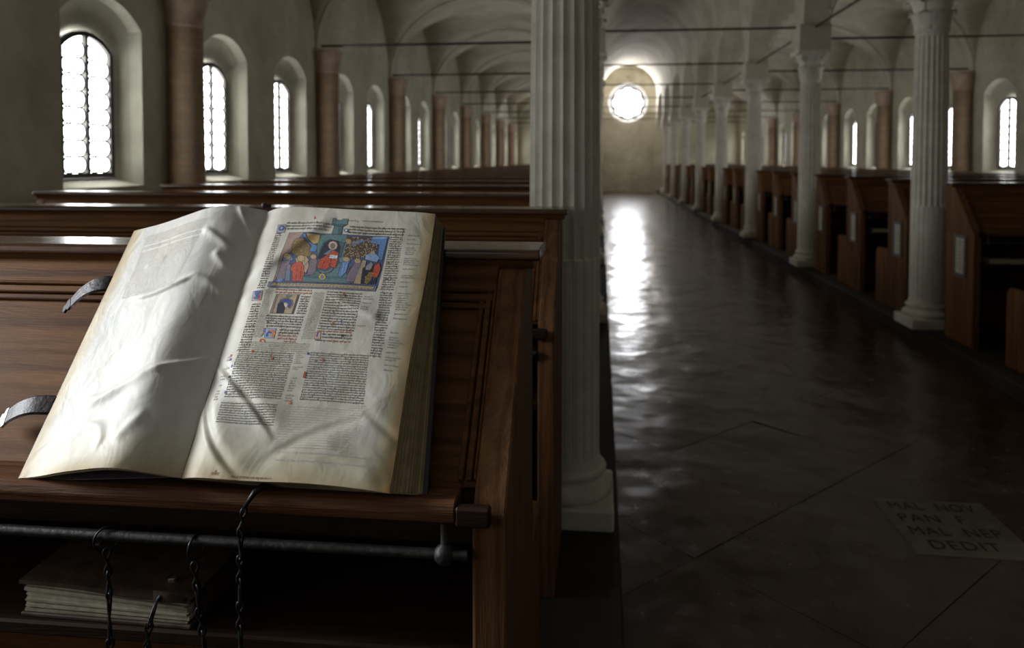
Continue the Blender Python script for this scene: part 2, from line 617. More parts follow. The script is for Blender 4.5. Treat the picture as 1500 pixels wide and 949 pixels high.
# ------------------------------------------------------------------ windows
def window_mesh():
    I = outline(W_HALF + 0.01, Z_SILL - 0.01, Z_SPR, Z_CRN + 0.01, 14)
    J = outline(W_HALF - 0.032, Z_SILL + 0.03, Z_SPR, Z_CRN - 0.032, 14)
    fr = MB()
    n = len(I)
    for a, b_ in ((I, J),):
        v = []
        for d in (-0.02, 0.02):
            v += [(d, y, z) for y, z in a] + [(d, y, z) for y, z in b_]
        f = []
        for k in range(n):
            k1 = (k + 1) % n
            f += [(k, k1, n + k1, n + k), (2 * n + k, 3 * n + k, 3 * n + k1, 2 * n + k1),
                  (n + k, n + k1, 3 * n + k1, 3 * n + k), (k, 2 * n + k, 2 * n + k1, k1)]
        fr.add(v, f)
    frame = fr.mesh('frame', M['frame_wood'])
    mull = MB().box(-0.022, 0.022, -0.018, 0.018, Z_SILL, Z_CRN - 0.005).mesh('mullion', M['frame_wood'], bevel=0.004)
    pane = MB()
    P = outline(W_HALF, Z_SILL, Z_SPR, Z_CRN, 14)
    pane.add([(0, y, z) for y, z in P], [tuple(range(len(P)))])
    pane = pane.mesh('pane', M['glass'])
    # lead cames: thin rings round every roundel
    cent = []
    lead = MB()
    step = (W_HALF - 0.032 - 0.018) / 2
    rows = int((Z_CRN - 0.03 - Z_SILL - 0.03) / (step * 1.0))
    for side in (-1, 1):
        for c in (0, 1):
            y = side * (0.018 + step * (c + 0.5))
            for r in range(rows):
                z = Z_SILL + 0.03 + step * (r + 0.5)
                top = Z_CRN - 0.032 - (Z_CRN - Z_SPR) * (abs(y) / W_HALF) ** 2
                if z + step * 0.4 > top: continue
                cent.append((y, z))
                rr = step * 0.5
                v, f = [], []
                m = 14
                for k in range(m):
                    a = 2 * pi * k / m
                    for q in (rr - 0.0095, rr + 0.0095):
                        v.append((0.0, y + q * cos(a), z + q * sin(a)))
                for k in range(m):
                    k1 = (k + 1) % m
                    f.append((2 * k, 2 * k + 1, 2 * k1 + 1, 2 * k1))
                lead.add(v, f)
    lead = lead.mesh('lead_lattice', M['lead'])
    rd = MB()
    m = 14
    rr = step * 0.5 - 0.003
    v = [(0.012, 0, 0)] + [(0.008, 0.5 * rr * cos(2 * pi * k / m), 0.5 * rr * sin(2 * pi * k / m)) for k in range(m)] + \
        [(0, rr * cos(2 * pi * k / m), rr * sin(2 * pi * k / m)) for k in range(m)]
    f = [(0, 1 + k, 1 + (k + 1) % m) for k in range(m)] + [(1 + k, 1 + m + k, 1 + m + (k + 1) % m, 1 + (k + 1) % m) for k in range(m)]
    rd.add(v, f)
    return frame, mull, pane, lead, rd.mesh('roundel', M['glass'], smooth=True), cent


w_frame, w_mull, w_pane, w_lead, w_round, w_cent = window_mesh()
wn = 0
for sgn, x in ((-1, XWL - GLASS_IN), (1, XWR + GLASS_IN)):
    for i in range(11):
        for c in (0.99, 2.72):
            yc = YF + BAY * i + c
            if sgn > 0 and yc < 8: continue
            wn += 1
            w = link('window_%d' % wn, w_frame, None, (x, yc, 0))
            tag(w, kind='structure')
            link('mullion', w_mull, w)
            link('pane', w_pane, w, (sgn * 0.015, 0, 0))
            link('lead_lattice', w_lead, w, (-sgn * 0.006, 0, 0))
            if sgn < 0 and 5 < yc < 8.2:
                for y, z in w_cent:
                    link('roundel', w_round, w, (0.001, y, z))

# ------------------------------------------------------------------ vaults and arcades
Z_AV, H_AV = 2.98, 1.55                       # aisle groin vaults
Z_NV = 4.62                                   # springing of the nave barrel


def groin(xa, xb):
    mb = MB()
    n, m = 36, 36
    idx = {}
    cxm, hx, hy = (xa + xb) / 2, (xb - xa) / 2, BAY / 2 - 0.15
    for i in range(n + 1):
        for j in range(m + 1):
            s = -cos(pi * i / n)
            t = -cos(pi * j / m)
            z = Z_AV + H_AV * max(sqrt(max(0, 1 - s * s)), sqrt(max(0, 1 - t * t)))
            idx[i, j] = len(mb.v)
            mb.v.append((cxm + s * hx, t * hy, z))
    for i in range(n):
        for j in range(m):
            mb.f.append((idx[i, j], idx[i + 1, j], idx[i + 1, j + 1], idx[i, j + 1]))
    return mb.mesh('aisle_vault', M['vault'], smooth=True, angle=25)


HALF_T = 0.15
mb = MB()
nv = 40
r = (XCR - XCL) / 2 - HALF_T
for yy in (YF, YE):
    for k in range(nv + 1):
        a = pi * k / nv
        mb.v.append((NAVE_X - r * cos(a), yy, Z_NV + r * sin(a)))
for k in range(nv):
    mb.f.append((k, k + 1, nv + 2 + k, nv + 1 + k))
ceiling = link('ceiling', mb.mesh('ceiling', M['vault'], smooth=True))
tag(ceiling, kind='structure')
for xa, xb in ((XWL, XCL - HALF_T + 0.01), (XCR + HALF_T - 0.01, XWR)):
    me = groin(xa, xb)
    for i in range(11):
        link('aisle_vault', me, ceiling, (0, YF + BAY * (i + 0.5), 0))

# transverse arches between the groin vaults
def transverse(xa, xb):
    mb = MB()
    n = 28
    cxm, hx = (xa + xb) / 2, (xb - xa) / 2
    for k in range(n + 1):
        a = pi * k / n
        x, z = cxm - hx * cos(a), Z_AV + H_AV * sin(a)
        x2, z2 = cxm - (hx - 0.035) * cos(a), Z_AV + (H_AV - 0.035) * sin(a)
        mb.v += [(x, -0.16, z + 0.01), (x2, -0.16, z2), (x2, 0.16, z2), (x, 0.16, z + 0.01)]
    for k in range(n):
        b0, b1 = 4 * k, 4 * k + 4
        for q in range(3):
            mb.f.append((b0 + q, b0 + q + 1, b1 + q + 1, b1 + q))
    return mb.mesh('transverse_arch', M['vault'], smooth=True, angle=40)


for xa, xb in ((XWL, XCL - HALF_T + 0.01), (XCR + HALF_T - 0.01, XWR)):
    me = transverse(xa, xb)
    for k in range(0, 9):
        link('transverse_arch', me, ceiling, (0, Y0 + BAY * k, 0))


def arcade(name, x):
    """wall above one column row: an arch from column to column"""
    mb = MB()
    zs, rise, pier, top = 3.2, 1.28, 0.2, Z_NV + 0.02
    n = 22
    half = BAY / 2 - pier
    for i in range(-1, 9):
        ya, yb = Y0 + BAY * i, Y0 + BAY * (i + 1)
        ym = (ya + yb) / 2
        A = [(ym - half * cos(pi * k / n), zs + rise * sin(pi * k / n)) for k in range(n + 1)]
        for xx in (x - HALF_T, x + HALF_T):
            for k in range(n):
                mb.add([(xx, *A[k]), (xx, *A[k + 1]), (xx, A[k + 1][0], top), (xx, A[k][0], top)], [(0, 1, 2, 3)])
            for y0, y1 in ((ya, ya + pier), (yb - pier, yb)):
                mb.add([(xx, y0, zs), (xx, y1, zs), (xx, y1, top), (xx, y0, top)], [(0, 1, 2, 3)])
        for k in range(n):
            mb.add([(x - HALF_T, *A[k]), (x - HALF_T, *A[k + 1]), (x + HALF_T, *A[k + 1]), (x + HALF_T, *A[k])], [(0, 1, 2, 3)])
        for y0, y1 in ((ya, ya + pier), (yb - pier, yb)):
            mb.add([(x - HALF_T, y0, zs), (x - HALF_T, y1, zs), (x + HALF_T, y1, zs), (x + HALF_T, y0, zs)], [(0, 1, 2, 3)])
    o = link(name, mb.mesh(name, M['vault']))
    tag(o, kind='structure')
    return o


arcade('wall_arcade_left', XCL)
arcade('wall_arcade_right', XCR)

# ------------------------------------------------------------------ end walls
RX, RZ, RR = 1.29, 4.18, 0.95                 # rose window
def fill_holes(outer, holes, y, name, mat):
    bm = bmesh.new()
    es = []
    for loop in [outer] + holes:
        vs = [bm.verts.new((x, y, z)) for x, z in loop]
        es += [bm.edges.new((vs[i - 1], vs[i])) for i in range(len(vs))]
    bmesh.ops.triangle_fill(bm, use_beauty=True, use_dissolve=False, edges=es)
    me = bpy.data.meshes.new(name)
    bm.to_mesh(me)
    bm.free()
    me.materials.append(mat)
    return me


circ = lambda R, n=40: [(RX + R * cos(2 * pi * k / n), RZ + R * sin(2 * pi * k / n)) for k in range(n)]
back = fill_holes([(XWL, -0.15), (XWR, -0.15), (XWR, 6.2), (XWL, 6.2)], [circ(RR)], YE + 0.14, 'wall_back', M['end_plaster'])
wall_back = link('wall_back', back)
tag(wall_back, kind='structure')
# raised surround: blind arch round the rose
ar, asp = 1.19, 4.66
arch = [(RX + ar * cos(pi * k / 24), asp + ar * sin(pi * k / 24)) for k in range(25)]
loop = [(XWL, -0.15), (RX - ar, -0.15)] + arch[::-1] + [(RX + ar, -0.15), (XWR, -0.15), (XWR, 6.2), (XWL, 6.2)]
front = fill_holes(loop, [], YE, 'end_arch', M['end_plaster'])
o = link('end_arch', front, wall_back)
mb = MB()
edge = [(RX - ar, -0.15)] + arch[::-1] + [(RX + ar, -0.15)]
for k in range(len(edge) - 1):
    mb.add([(edge[k][0], YE, edge[k][1]), (edge[k + 1][0], YE, edge[k + 1][1]), (edge[k + 1][0], YE + 0.14, edge[k + 1][1]), (edge[k][0], YE + 0.14, edge[k][1])], [(0, 1, 2, 3)])
mb.obj('arch_reveal', M['end_plaster'], wall_back)
mb = MB()
C1, C2 = circ(RR), circ(0.80)
for k in range(40):
    k1 = (k + 1) % 40
    mb.add([(C1[k][0], YE + 0.14, C1[k][1]), (C1[k1][0], YE + 0.14, C1[k1][1]), (C2[k1][0], YE + 0.34, C2[k1][1]), (C2[k][0], YE + 0.34, C2[k][1])], [(0, 1, 2, 3)])
mb.obj('rose_splay', M['rose_stone'], wall_back)
foil = []
for k in range(96):
    a = 2 * pi * k / 96
    rr = 0.585 + 0.115 * abs(cos(4 * a)) ** 0.6
    foil.append((RX + rr * cos(a), RZ + rr * sin(a)))
rose = link('window_%d' % (wn + 1), fill_holes(circ(0.82), [foil], YE + 0.30, 'tracery', M['rose_stone']))
tag(rose, kind='structure')
mb = MB()
for k in range(96):
    k1 = (k + 1) % 96
    mb.add([(foil[k][0], YE + 0.30, foil[k][1]), (foil[k1][0], YE + 0.30, foil[k1][1]), (foil[k1][0], YE + 0.35, foil[k1][1]), (foil[k][0], YE + 0.35, foil[k][1])], [(0, 1, 2, 3)])
mb.obj('tracery_edge', M['rose_stone'], rose)
mb = MB()
mb.add([(x, YE + 0.345, z) for x, z in circ(0.82)], [tuple(range(40))])
mb.obj('pane', M['rose_glass'], rose)
mb = MB().box(RX - 0.03, RX + 0.03, YE + 0.05, YE + 0.14, 5.38, 5.44)
mb.obj('iron_boss', M['iron'], wall_back)

front = MB().box(XWL - 0.4, XWR + 0.4, YF - 0.2, YF, -0.2, 6.2).obj('wall_front', M['plaster'])
tag(front, kind='structure')

# ================================================================== columns
def fluted_shaft():
    mb = MB()
    NF, per = 20, 8
    n = NF * per
    levels = [(0.20, 0.153, 0), (0.225, 0.146, 0), (0.25, 0.1425, 0.30), (0.27, 0.1425, 0.42), (1.02, 0.1415, 0.42), (1.028, 0.1415, 0.5), (1.034, 0.1415, 1.0), (1.4, 0.140, 1.0), (1.8, 0.137, 1.0),
              (2.2, 0.132, 1.0), (2.44, 0.128, 1.0), (2.46, 0.128, 0.5), (2.475, 0.129, 0.0), (2.50, 0.129, 0)]
    for z, R, fl in levels:
        for k in range(n):
            a = 2 * pi * k / n
            u = (k % per) / per
            d = 0.0
            if 0.1 < u < 0.9 or u == 0.125:
                d = sqrt(max(0, 1 - ((u - 0.5) / 0.42) ** 2))
            if fl >= 1.0: rr = R - 0.015 * d
            else: rr = R - 0.012 * fl * (1 if d > 0 and (u < 0.2 or u > 0.8) else d * 0.2)
            mb.v.append((rr * cos(a), rr * sin(a), z))
    for i in range(len(levels) - 1):
        for k in range(n):
            k1 = (k + 1) % n
            mb.f.append((i * n + k, i * n + k1, (i + 1) * n + k1, (i + 1) * n + k))
    mb.f.append(tuple(range(n))[::-1])
    mb.f.append(tuple((len(levels) - 1) * n + k for k in range(n)))
    return mb.mesh('shaft', M['stone'], smooth=True, angle=35)


c_shaft = fluted_shaft()
c_plinth = MB().box(-0.2, 0.2, -0.2, 0.2, 0.0, 0.085).mesh('plinth', M['stone'], bevel=0.008)
prof = [(0.150, 0.085), (0.186, 0.086)]
prof += [(0.176 + 0.022 * sin(t), 0.112 - 0.026 * cos(t)) for t in [pi * k / 8 for k in range(9)]]
prof += [(0.168, 0.140), (0.160, 0.148), (0.158, 0.158), (0.163, 0.167)]
prof += [(0.160 + 0.012 * sin(t), 0.182 - 0.014 * cos(t)) for t in [pi * k / 6 for k in range(7)]]
prof += [(0.155, 0.199), (0.150, 0.205)]
c_base = MB().lathe(prof, 40).mesh('base', M['stone'], smooth=True, angle=50)
c_astr = MB().lathe([(0.125, 2.485)] + [(0.131 + 0.012 * sin(t), 2.502 - 0.014 * cos(t)) for t in [pi * k / 6 for k in range(7)]] + [(0.125, 2.52)], 32).mesh('astragal', M['stone'], smooth=True, angle=60)
c_bell = MB().lathe([(0.126, 2.51), (0.128, 2.58), (0.138, 2.66), (0.158, 2.74), (0.19, 2.80), (0.20, 2.815)], 32).mesh('bell', M['stone'], smooth=True)


def leaf_mesh(z0, h, w, r0, curl):
    mb = MB()
    nu, nvv = 6, 9
    for j in range(nvv + 1):
        t = j / nvv
        zz = z0 + h * min(1, t * 1.12) - (0.03 * max(0, t - 0.8) / 0.2)
        rr = r0 + 0.010 + curl * t ** 2.6
        ww = w * (0.75 + 0.5 * sin(pi * min(1, t * 0.9))) * (1 if t < 0.85 else 0.75)
        for i in range(nu + 1):
            u = (i / nu - 0.5) * 2
            mb.v.append((rr - 0.012 * u * u + 0.006 * abs(cos(1.5 * pi * u)), ww * u * 0.5, zz - 0.012 * abs(u) * t))
    for j in range(nvv):
        for i in range(nu):
            q = j * (nu + 1) + i
            mb.f.append((q, q + 1, q + nu + 2, q + nu + 1))
    return mb.mesh('leaf', M['stone'], smooth=True)


c_leaf = leaf_mesh(2.515, 0.17, 0.10, 0.126, 0.055)
vp = [(0.0, 0.0)]
path = []
for k in range(22):
    a = k / 21 * 2.2 * pi
    rr = 0.045 * (1 - 0.75 * k / 21)
    path.append((0.205 + rr * cos(a + pi * 0.5) + 0.0, 0, 2.775 + rr * sin(a + pi * 0.5)))
path = [(0.135, 0, 2.66), (0.15, 0, 2.73), (0.175, 0, 2.79)] + path
c_vol = MB().tube(path, [0.014] * 3 + [0.015] * 22, 6).mesh('volute', M['stone'], smooth=True)


def abacus_mesh():
    pts = []
    for s in range(4):
        a = s * pi / 2
        for t in np.linspace(-0.9, 0.9, 9):
            d = 0.205 + 0.028 * t * t
            x, y = d, t * 0.235
            pts.append((x * cos(a) - y * sin(a), x * sin(a) + y * cos(a)))
    return MB().prism_z(pts, 2.815, 2.875).mesh('abacus', M['stone'], bevel=0.006)


c_aba = abacus_mesh()
c_imp = MB()
c_imp.add([(-0.2, -0.2, 2.875), (0.2, -0.2, 2.875), (0.2, 0.2, 2.875), (-0.2, 0.2, 2.875),
           (-0.2, -0.235, 3.2), (0.2, -0.235, 3.2), (0.2, 0.235, 3.2), (-0.2, 0.235, 3.2)],
          [(3, 2, 1, 0), (4, 5, 6, 7), (0, 1, 5, 4), (1, 2, 6, 5), (2, 3, 7, 6), (3, 0, 4, 7)])
c_imp = c_imp.mesh('impost_block', M['vault'], bevel=0.004)

ORD = ('first second third fourth fifth sixth seventh eighth ninth tenth eleventh twelfth thirteenth fourteenth fifteenth sixteenth '
       'seventeenth eighteenth nineteenth twentieth twenty-first twenty-second twenty-third twenty-fourth twenty-fifth twenty-sixth '
       'twenty-seventh twenty-eighth twenty-ninth thirtieth').split()
for row, x in (('l', XCL), ('r', XCR)):
    for k in range(0 if row == 'l' else 1, 9):
        c = empty('stone_column', (x, Y0 + BAY * k, 0))
        link('plinth', c_plinth, c)
        link('base', c_base, c)
        link('shaft', c_shaft, c)
        cap = link('capital', c_bell, c)
        link('astragal', c_astr, cap)
        for q in range(8):
            o = link('leaf', c_leaf, cap)
            o.rotation_euler.z = q * pi / 4
        for q in range(4):
            o = link('volute', c_vol, cap)
            o.rotation_euler.z = q * pi / 2 + pi / 4
        link('abacus', c_aba, c)
        link('impost_block', c_imp, c)
        if row == 'l':
            lab = 'thick pale fluted stone column standing just behind the open book' if k == 0 else \
                '%s pale fluted stone column hidden behind the big column beside the open book' % ORD[k]
        else:
            lab = ('pale fluted stone column nearest the camera across the aisle, base on floor fully seen' if k == 1 else
                   '%s pale fluted stone column from the camera in the row across the aisle' % ORD[k - 1])
        tag(c, lab, 'column', 'fluted columns beside the aisle' if row == 'l' else 'fluted columns across the aisle', 'thing')

# ------------------------------------------------------------------ iron tie rods
def rod(a, b, r, label, group):
    o = MB().tube([a, b], r, 8).obj('tie_rod', M['iron'], smooth=True, angle=40)
    tag(o, label, 'tie rod', group)


for k in range(1, 9):
    y = Y0 + BAY * k
    rod((XWL, y, 3.05), (XCL, y, 3.06), 0.017, 'thin dark iron tie rod over the desks by the left windows, %s from the camera' % ORD[k - 1], 'tie rods over the near desks')
    rod((XCL, y, 3.19), (XCR, y, 3.19), 0.015, 'thin dark iron tie rod crossing above the open aisle, %s from the camera' % ORD[k - 1], 'tie rods over the aisle')
    rod((XCR, y, 3.04), (XWR, y, 3.04), 0.015, 'thin dark iron tie rod over the far right desks, %s from the camera' % ORD[k - 1], 'tie rods over the far desks')
    if k < 8:
        rod((XCR, y, 3.165), (XCR, y + BAY, 3.165), 0.015, 'dark iron rod running lengthwise between columns across the aisle, %s from the camera' % ORD[k], 'lengthwise rods between columns')
rod((XCR, Y0, 3.165), (XCR, Y0 + BAY, 3.165), 0.015, 'dark iron rod running lengthwise to the nearest column across the aisle', 'lengthwise rods between columns')

# ------------------------------------------------------------------ inscribed slab in the floor
def text_mesh(name, body, size, mat, extrude=0.0006):
    cu = bpy.data.curves.new(name, 'FONT')
    cu.body = body
    cu.size = size
    cu.align_x = 'LEFT'
    cu.space_line = 0.92
    cu.space_character = 1.12
    cu.extrude = extrude
    cu.resolution_u = 3
    o = bpy.data.objects.new('tmp', cu)
    COL.objects.link(o)
    dg = bpy.context.evaluated_depsgraph_get()
    me = bpy.data.meshes.new_from_object(o.evaluated_get(dg))
    me.name = name
    bpy.data.objects.remove(o)
    me.materials.clear()
    me.materials.append(mat)
    return me


slab = empty('inscription_slab', (1.22, 2.99, FLOOR_Z))
tag(slab, 'square pale stone slab with four cut lines of Roman capitals let into the floor', 'slab')
MB().box(0, 0.455, 0, 0.48, -0.004, 0.004).obj('stone', M['slab'], slab, bevel=0.002)
for k, (t, dx, sx) in enumerate((('MAL  NOV', 0.05, 1.0), ('PAN  F', 0.05, 1.0), ('MAL  NEP', 0.05, 1.0), ('DEDIT', 0.09, 1.0))):
    o = link('letters', text_mesh('letters', t, 0.098, M['letter']), slab, (dx * 0.8, 0.385 - 0.112 * k, 0.0041))
    w = max(v.co.x for v in o.data.vertices)
    o.scale = ((0.36 if k in (0, 2) else 0.27) / w, 1, 1)

# ================================================================== reading desks
PITCH = BAY / 3
YL0, YR0 = 1.461, 1.297                       # cap front edge of the first desk in each row
XL, XR = -0.118, 2.753                        # aisle end of the caps
DW = 3.09                                     # desk width
END0, END1 = 0.027, 0.082                     # end panel thickness, from the cap end


def slope(s, t=0.0):
    """point on the writing slope: s 0 (bottom) .. 1 (top), t above the board"""
    y0, z0, y1, z1 = -0.25, 0.887, 0.03, 1.203
    L = hypot(y1 - y0, z1 - z0)
    return (y0 + (y1 - y0) * s - t * (z1 - z0) / L, z0 + (z1 - z0) * s + t * (y1 - y0) / L)


def slope_bar(mb, x0, x1, s0, s1, t0, t1):
    P = [slope(s0, t0), slope(s1, t0), slope(s1, t1), slope(s0, t1)]
    mb.prism_x(P, x0, x1)


def desk_meshes(sx, notch):
    """name, mesh, parent name for every part of a desk; x runs inward from the aisle end"""
    mir = sx
    out = []

    def part(name, mb, mat, parent=None, **k):
        out.append((name, mb.mesh(name, mat, mirror=mir, **k), parent))

    prof = [(-0.31, 0.0), (-0.31, 0.862), (0.012, 1.204), (0.146, 1.204), (0.146, 0.0)]
    part('end_panel', MB().prism_x(prof, END0, END1), M['wood_z'], bevel=0.005, seg=2)
    part('end_panel', MB().prism_x(prof, DW - END1, DW - END0), M['wood_z'], bevel=0.005)
    cap = MB().prism_x([(0.0, 1.226), (0.004, 1.238), (0.012, 1.243), (0.158, 1.243), (0.166, 1.236), (0.166, 1.226), (0.158, 1.221), (0.008, 1.221)], 0, DW)
    part('cap', cap, M['wood_cap'], bevel=0.004, seg=2)
    mould = MB().prism_x([(0.022, 1.204), (0.012, 1.221), (0.152, 1.221), (0.146, 1.204)], 0.014, DW - 0.014)
    part('cap_moulding', mould, M['wood_x'])
    mb = MB()
    slope_bar(mb, END1, DW - END1, -0.02, 1.0, -0.018, 0.0)
    part('slope_board', mb, M['wood_x'])
    mb = MB()
    slope_bar(mb, END1, DW - END1, 0.86, 1.0, 0.0, 0.012)
    part('top_rail', mb, M['wood_x'], bevel=0.003)
    for nm, (x0, x1, s0, s1) in (('panel_moulding', (END1 + 0.006, DW - END1 - 0.006, 0.77, 0.86)),):
        mb = MB()
        # two small astragals along the top, returned down both ends
        for q0, q1, h in ((s0, s0 + 0.028, 0.008), (s0 + 0.036, s1 - 0.018, 0.012), (s1 - 0.012, s1, 0.016)):
            slope_bar(mb, x0, x1, q0, q1, 0.0, h)
        for xa, d in ((x0 - 0.006, 1), (x1 + 0.006, -1)):
            for q0, q1, h in ((0.0, 0.006, 0.016), (0.009, 0.02, 0.012), (0.024, 0.034, 0.008)):
                slope_bar(mb, xa + d * q0, xa + d * q1, 0.0, s1, 0.0, h)
        part(nm, mb, M['wood_x'], bevel=0.002)
    part('ledge', MB().prism_x([(-0.330, 0.856), (-0.333, 0.872), (-0.328, 0.884), (-0.318, 0.8875), (-0.245, 0.8875), (-0.245, 0.853), (-0.322, 0.853)], 0.106, DW - 0.1), M['wood_ledge'], bevel=0.002)
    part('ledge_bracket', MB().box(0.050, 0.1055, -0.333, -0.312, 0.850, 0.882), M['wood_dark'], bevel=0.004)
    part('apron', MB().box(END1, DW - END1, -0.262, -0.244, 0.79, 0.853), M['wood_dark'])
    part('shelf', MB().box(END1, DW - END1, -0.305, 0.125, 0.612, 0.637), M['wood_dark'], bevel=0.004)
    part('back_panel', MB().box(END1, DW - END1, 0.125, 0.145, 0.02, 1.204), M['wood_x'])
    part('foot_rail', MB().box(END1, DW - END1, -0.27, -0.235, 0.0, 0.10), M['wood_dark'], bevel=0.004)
    rod = MB().tube([(END1 + 0.005, -0.321, 0.802), (DW - END1 - 0.01, -0.321, 0.802)], 0.0085, 10)
    part('chain_rod', rod, M['iron_rod'], smooth=True, angle=40)
    bl = MB().lathe([(0.003, -0.017)] + [(0.017 * cos(t), 0.017 * sin(t)) for t in [pi * (k / 8 - 0.5) for k in range(1, 8)]] + [(0.006, 0.017), (0.0065, 0.051)], 14, 0, 0)
    bl.v = [(x + 0.124, y - 0.321, z + 0.802) for x, y, z in bl.v]
    part('rod_bracket', bl, M['iron_rod'], 'chain_rod', smooth=True, angle=50)
    bx0 = 0.40 if notch else 0.095
    if not notch:
        part('bench_end', MB().prism_x([(0.147, 0), (0.147, 0.545), (0.44, 0.545), (0.475, 0.51), (0.475, 0)], 0.035, 0.08), M['wood_z'], bevel=0.005)
    else:
        part('bench_end', MB().prism_x([(0.147, 0), (0.147, 0.545), (0.44, 0.545), (0.475, 0.51), (0.475, 0)], bx0 - 0.045, bx0), M['wood_z'], bevel=0.005)
    part('bench_seat', MB().box(bx0, DW - END1, 0.147, 0.47, 0.468, 0.498), M['wood_x'], bevel=0.005)
    part('bench_front', MB().box(bx0, DW - END1, 0.435, 0.455, 0.0, 0.468), M['wood_x'])
    return out


def notice_parts(sx):
    """framed reader's notice on the aisle face of the end panel"""
    fr = MB()
    y0, y1, z0, z1, t = -0.205, -0.010, 0.515, 0.845, 0.026
    x0, x1 = END0 - 0.012, END0
    fr.box(x0, x1, y0, y1, z0, z0 + t).box(x0, x1, y0, y1, z1 - t, z1)
    fr.box(x0, x1, y0, y0 + t, z0 + t, z1 - t).box(x0, x1, y1 - t, y1, z0 + t, z1 - t)
    a = fr.mesh('notice_frame', M['grey_frame'], mirror=sx)
    b = MB().box(x0 + 0.006, x1, y0 + t, y1 - t, z0 + t, z1 - t).mesh('notice_sheet', M['paper'], mirror=sx)
    mb = MB()
    for k in range(9):
        zz = z1 - t - 0.035 - k * 0.026
        L = [0.11, 0.12, 0.09, 0.12, 0.1, 0.12, 0.07, 0.11, 0.1][k]
        mb.box(x0 + 0.0055, x0 + 0.006, y0 + t + 0.012, y0 + t + 0.012 + L, zz, zz + 0.007)
    c = mb.mesh('notice_lines', M['faint_ink'], mirror=sx)
    return a, b, c


DM = {(s, n): desk_meshes(s, n) for s in (-1, 1) for n in (False, True)}
NOTICE = notice_parts(1)
LW = {}
for row, sx, x, y0, ks in (('l', -1, XL, YL0, range(0, 27)), ('r', 1, XR, YR0, range(3, 28))):
    n = 0
    for k in ks:
        yy = y0 + PITCH * k
        col = any(yy + 0.10 < Y0 + BAY * q + 0.21 and yy + 0.50 > Y0 + BAY * q - 0.21 for q in range(0, 10))
        d = empty('reading_desk', (x, yy, 0))
        made = {}
        for name, me, par in DM[sx, col]:
            o = link(name, me, made.get(par, d))
            made.setdefault(name, o)
        if row == 'r':
            a = link('notice_frame', NOTICE[0], d)
            link('notice_sheet', NOTICE[1], a)
            if k < 9: link('notice_lines', NOTICE[2], a)
        n += 1
        if row == 'l':
            if k == 0: lab = 'nearest brown wooden reading desk, carrying the open book on its slope'
            elif k == 1: lab = 'brown reading desk directly behind the open book, its end beside the thick column'
            else: lab = 'dark brown reading desk facing the bright arched windows, %s behind the open book' % ORD[k - 1]
        else:
            lab = ('cut-off brown reading desk at the edge of the photo, only its bench end visible' if k == 3 else
                   'brown reading desk with framed notice across the aisle, %s from the camera' % ORD[k - 4])
        tag(d, lab, 'desk', 'reading desks behind the open book' if row == 'l' else 'reading desks across the aisle')

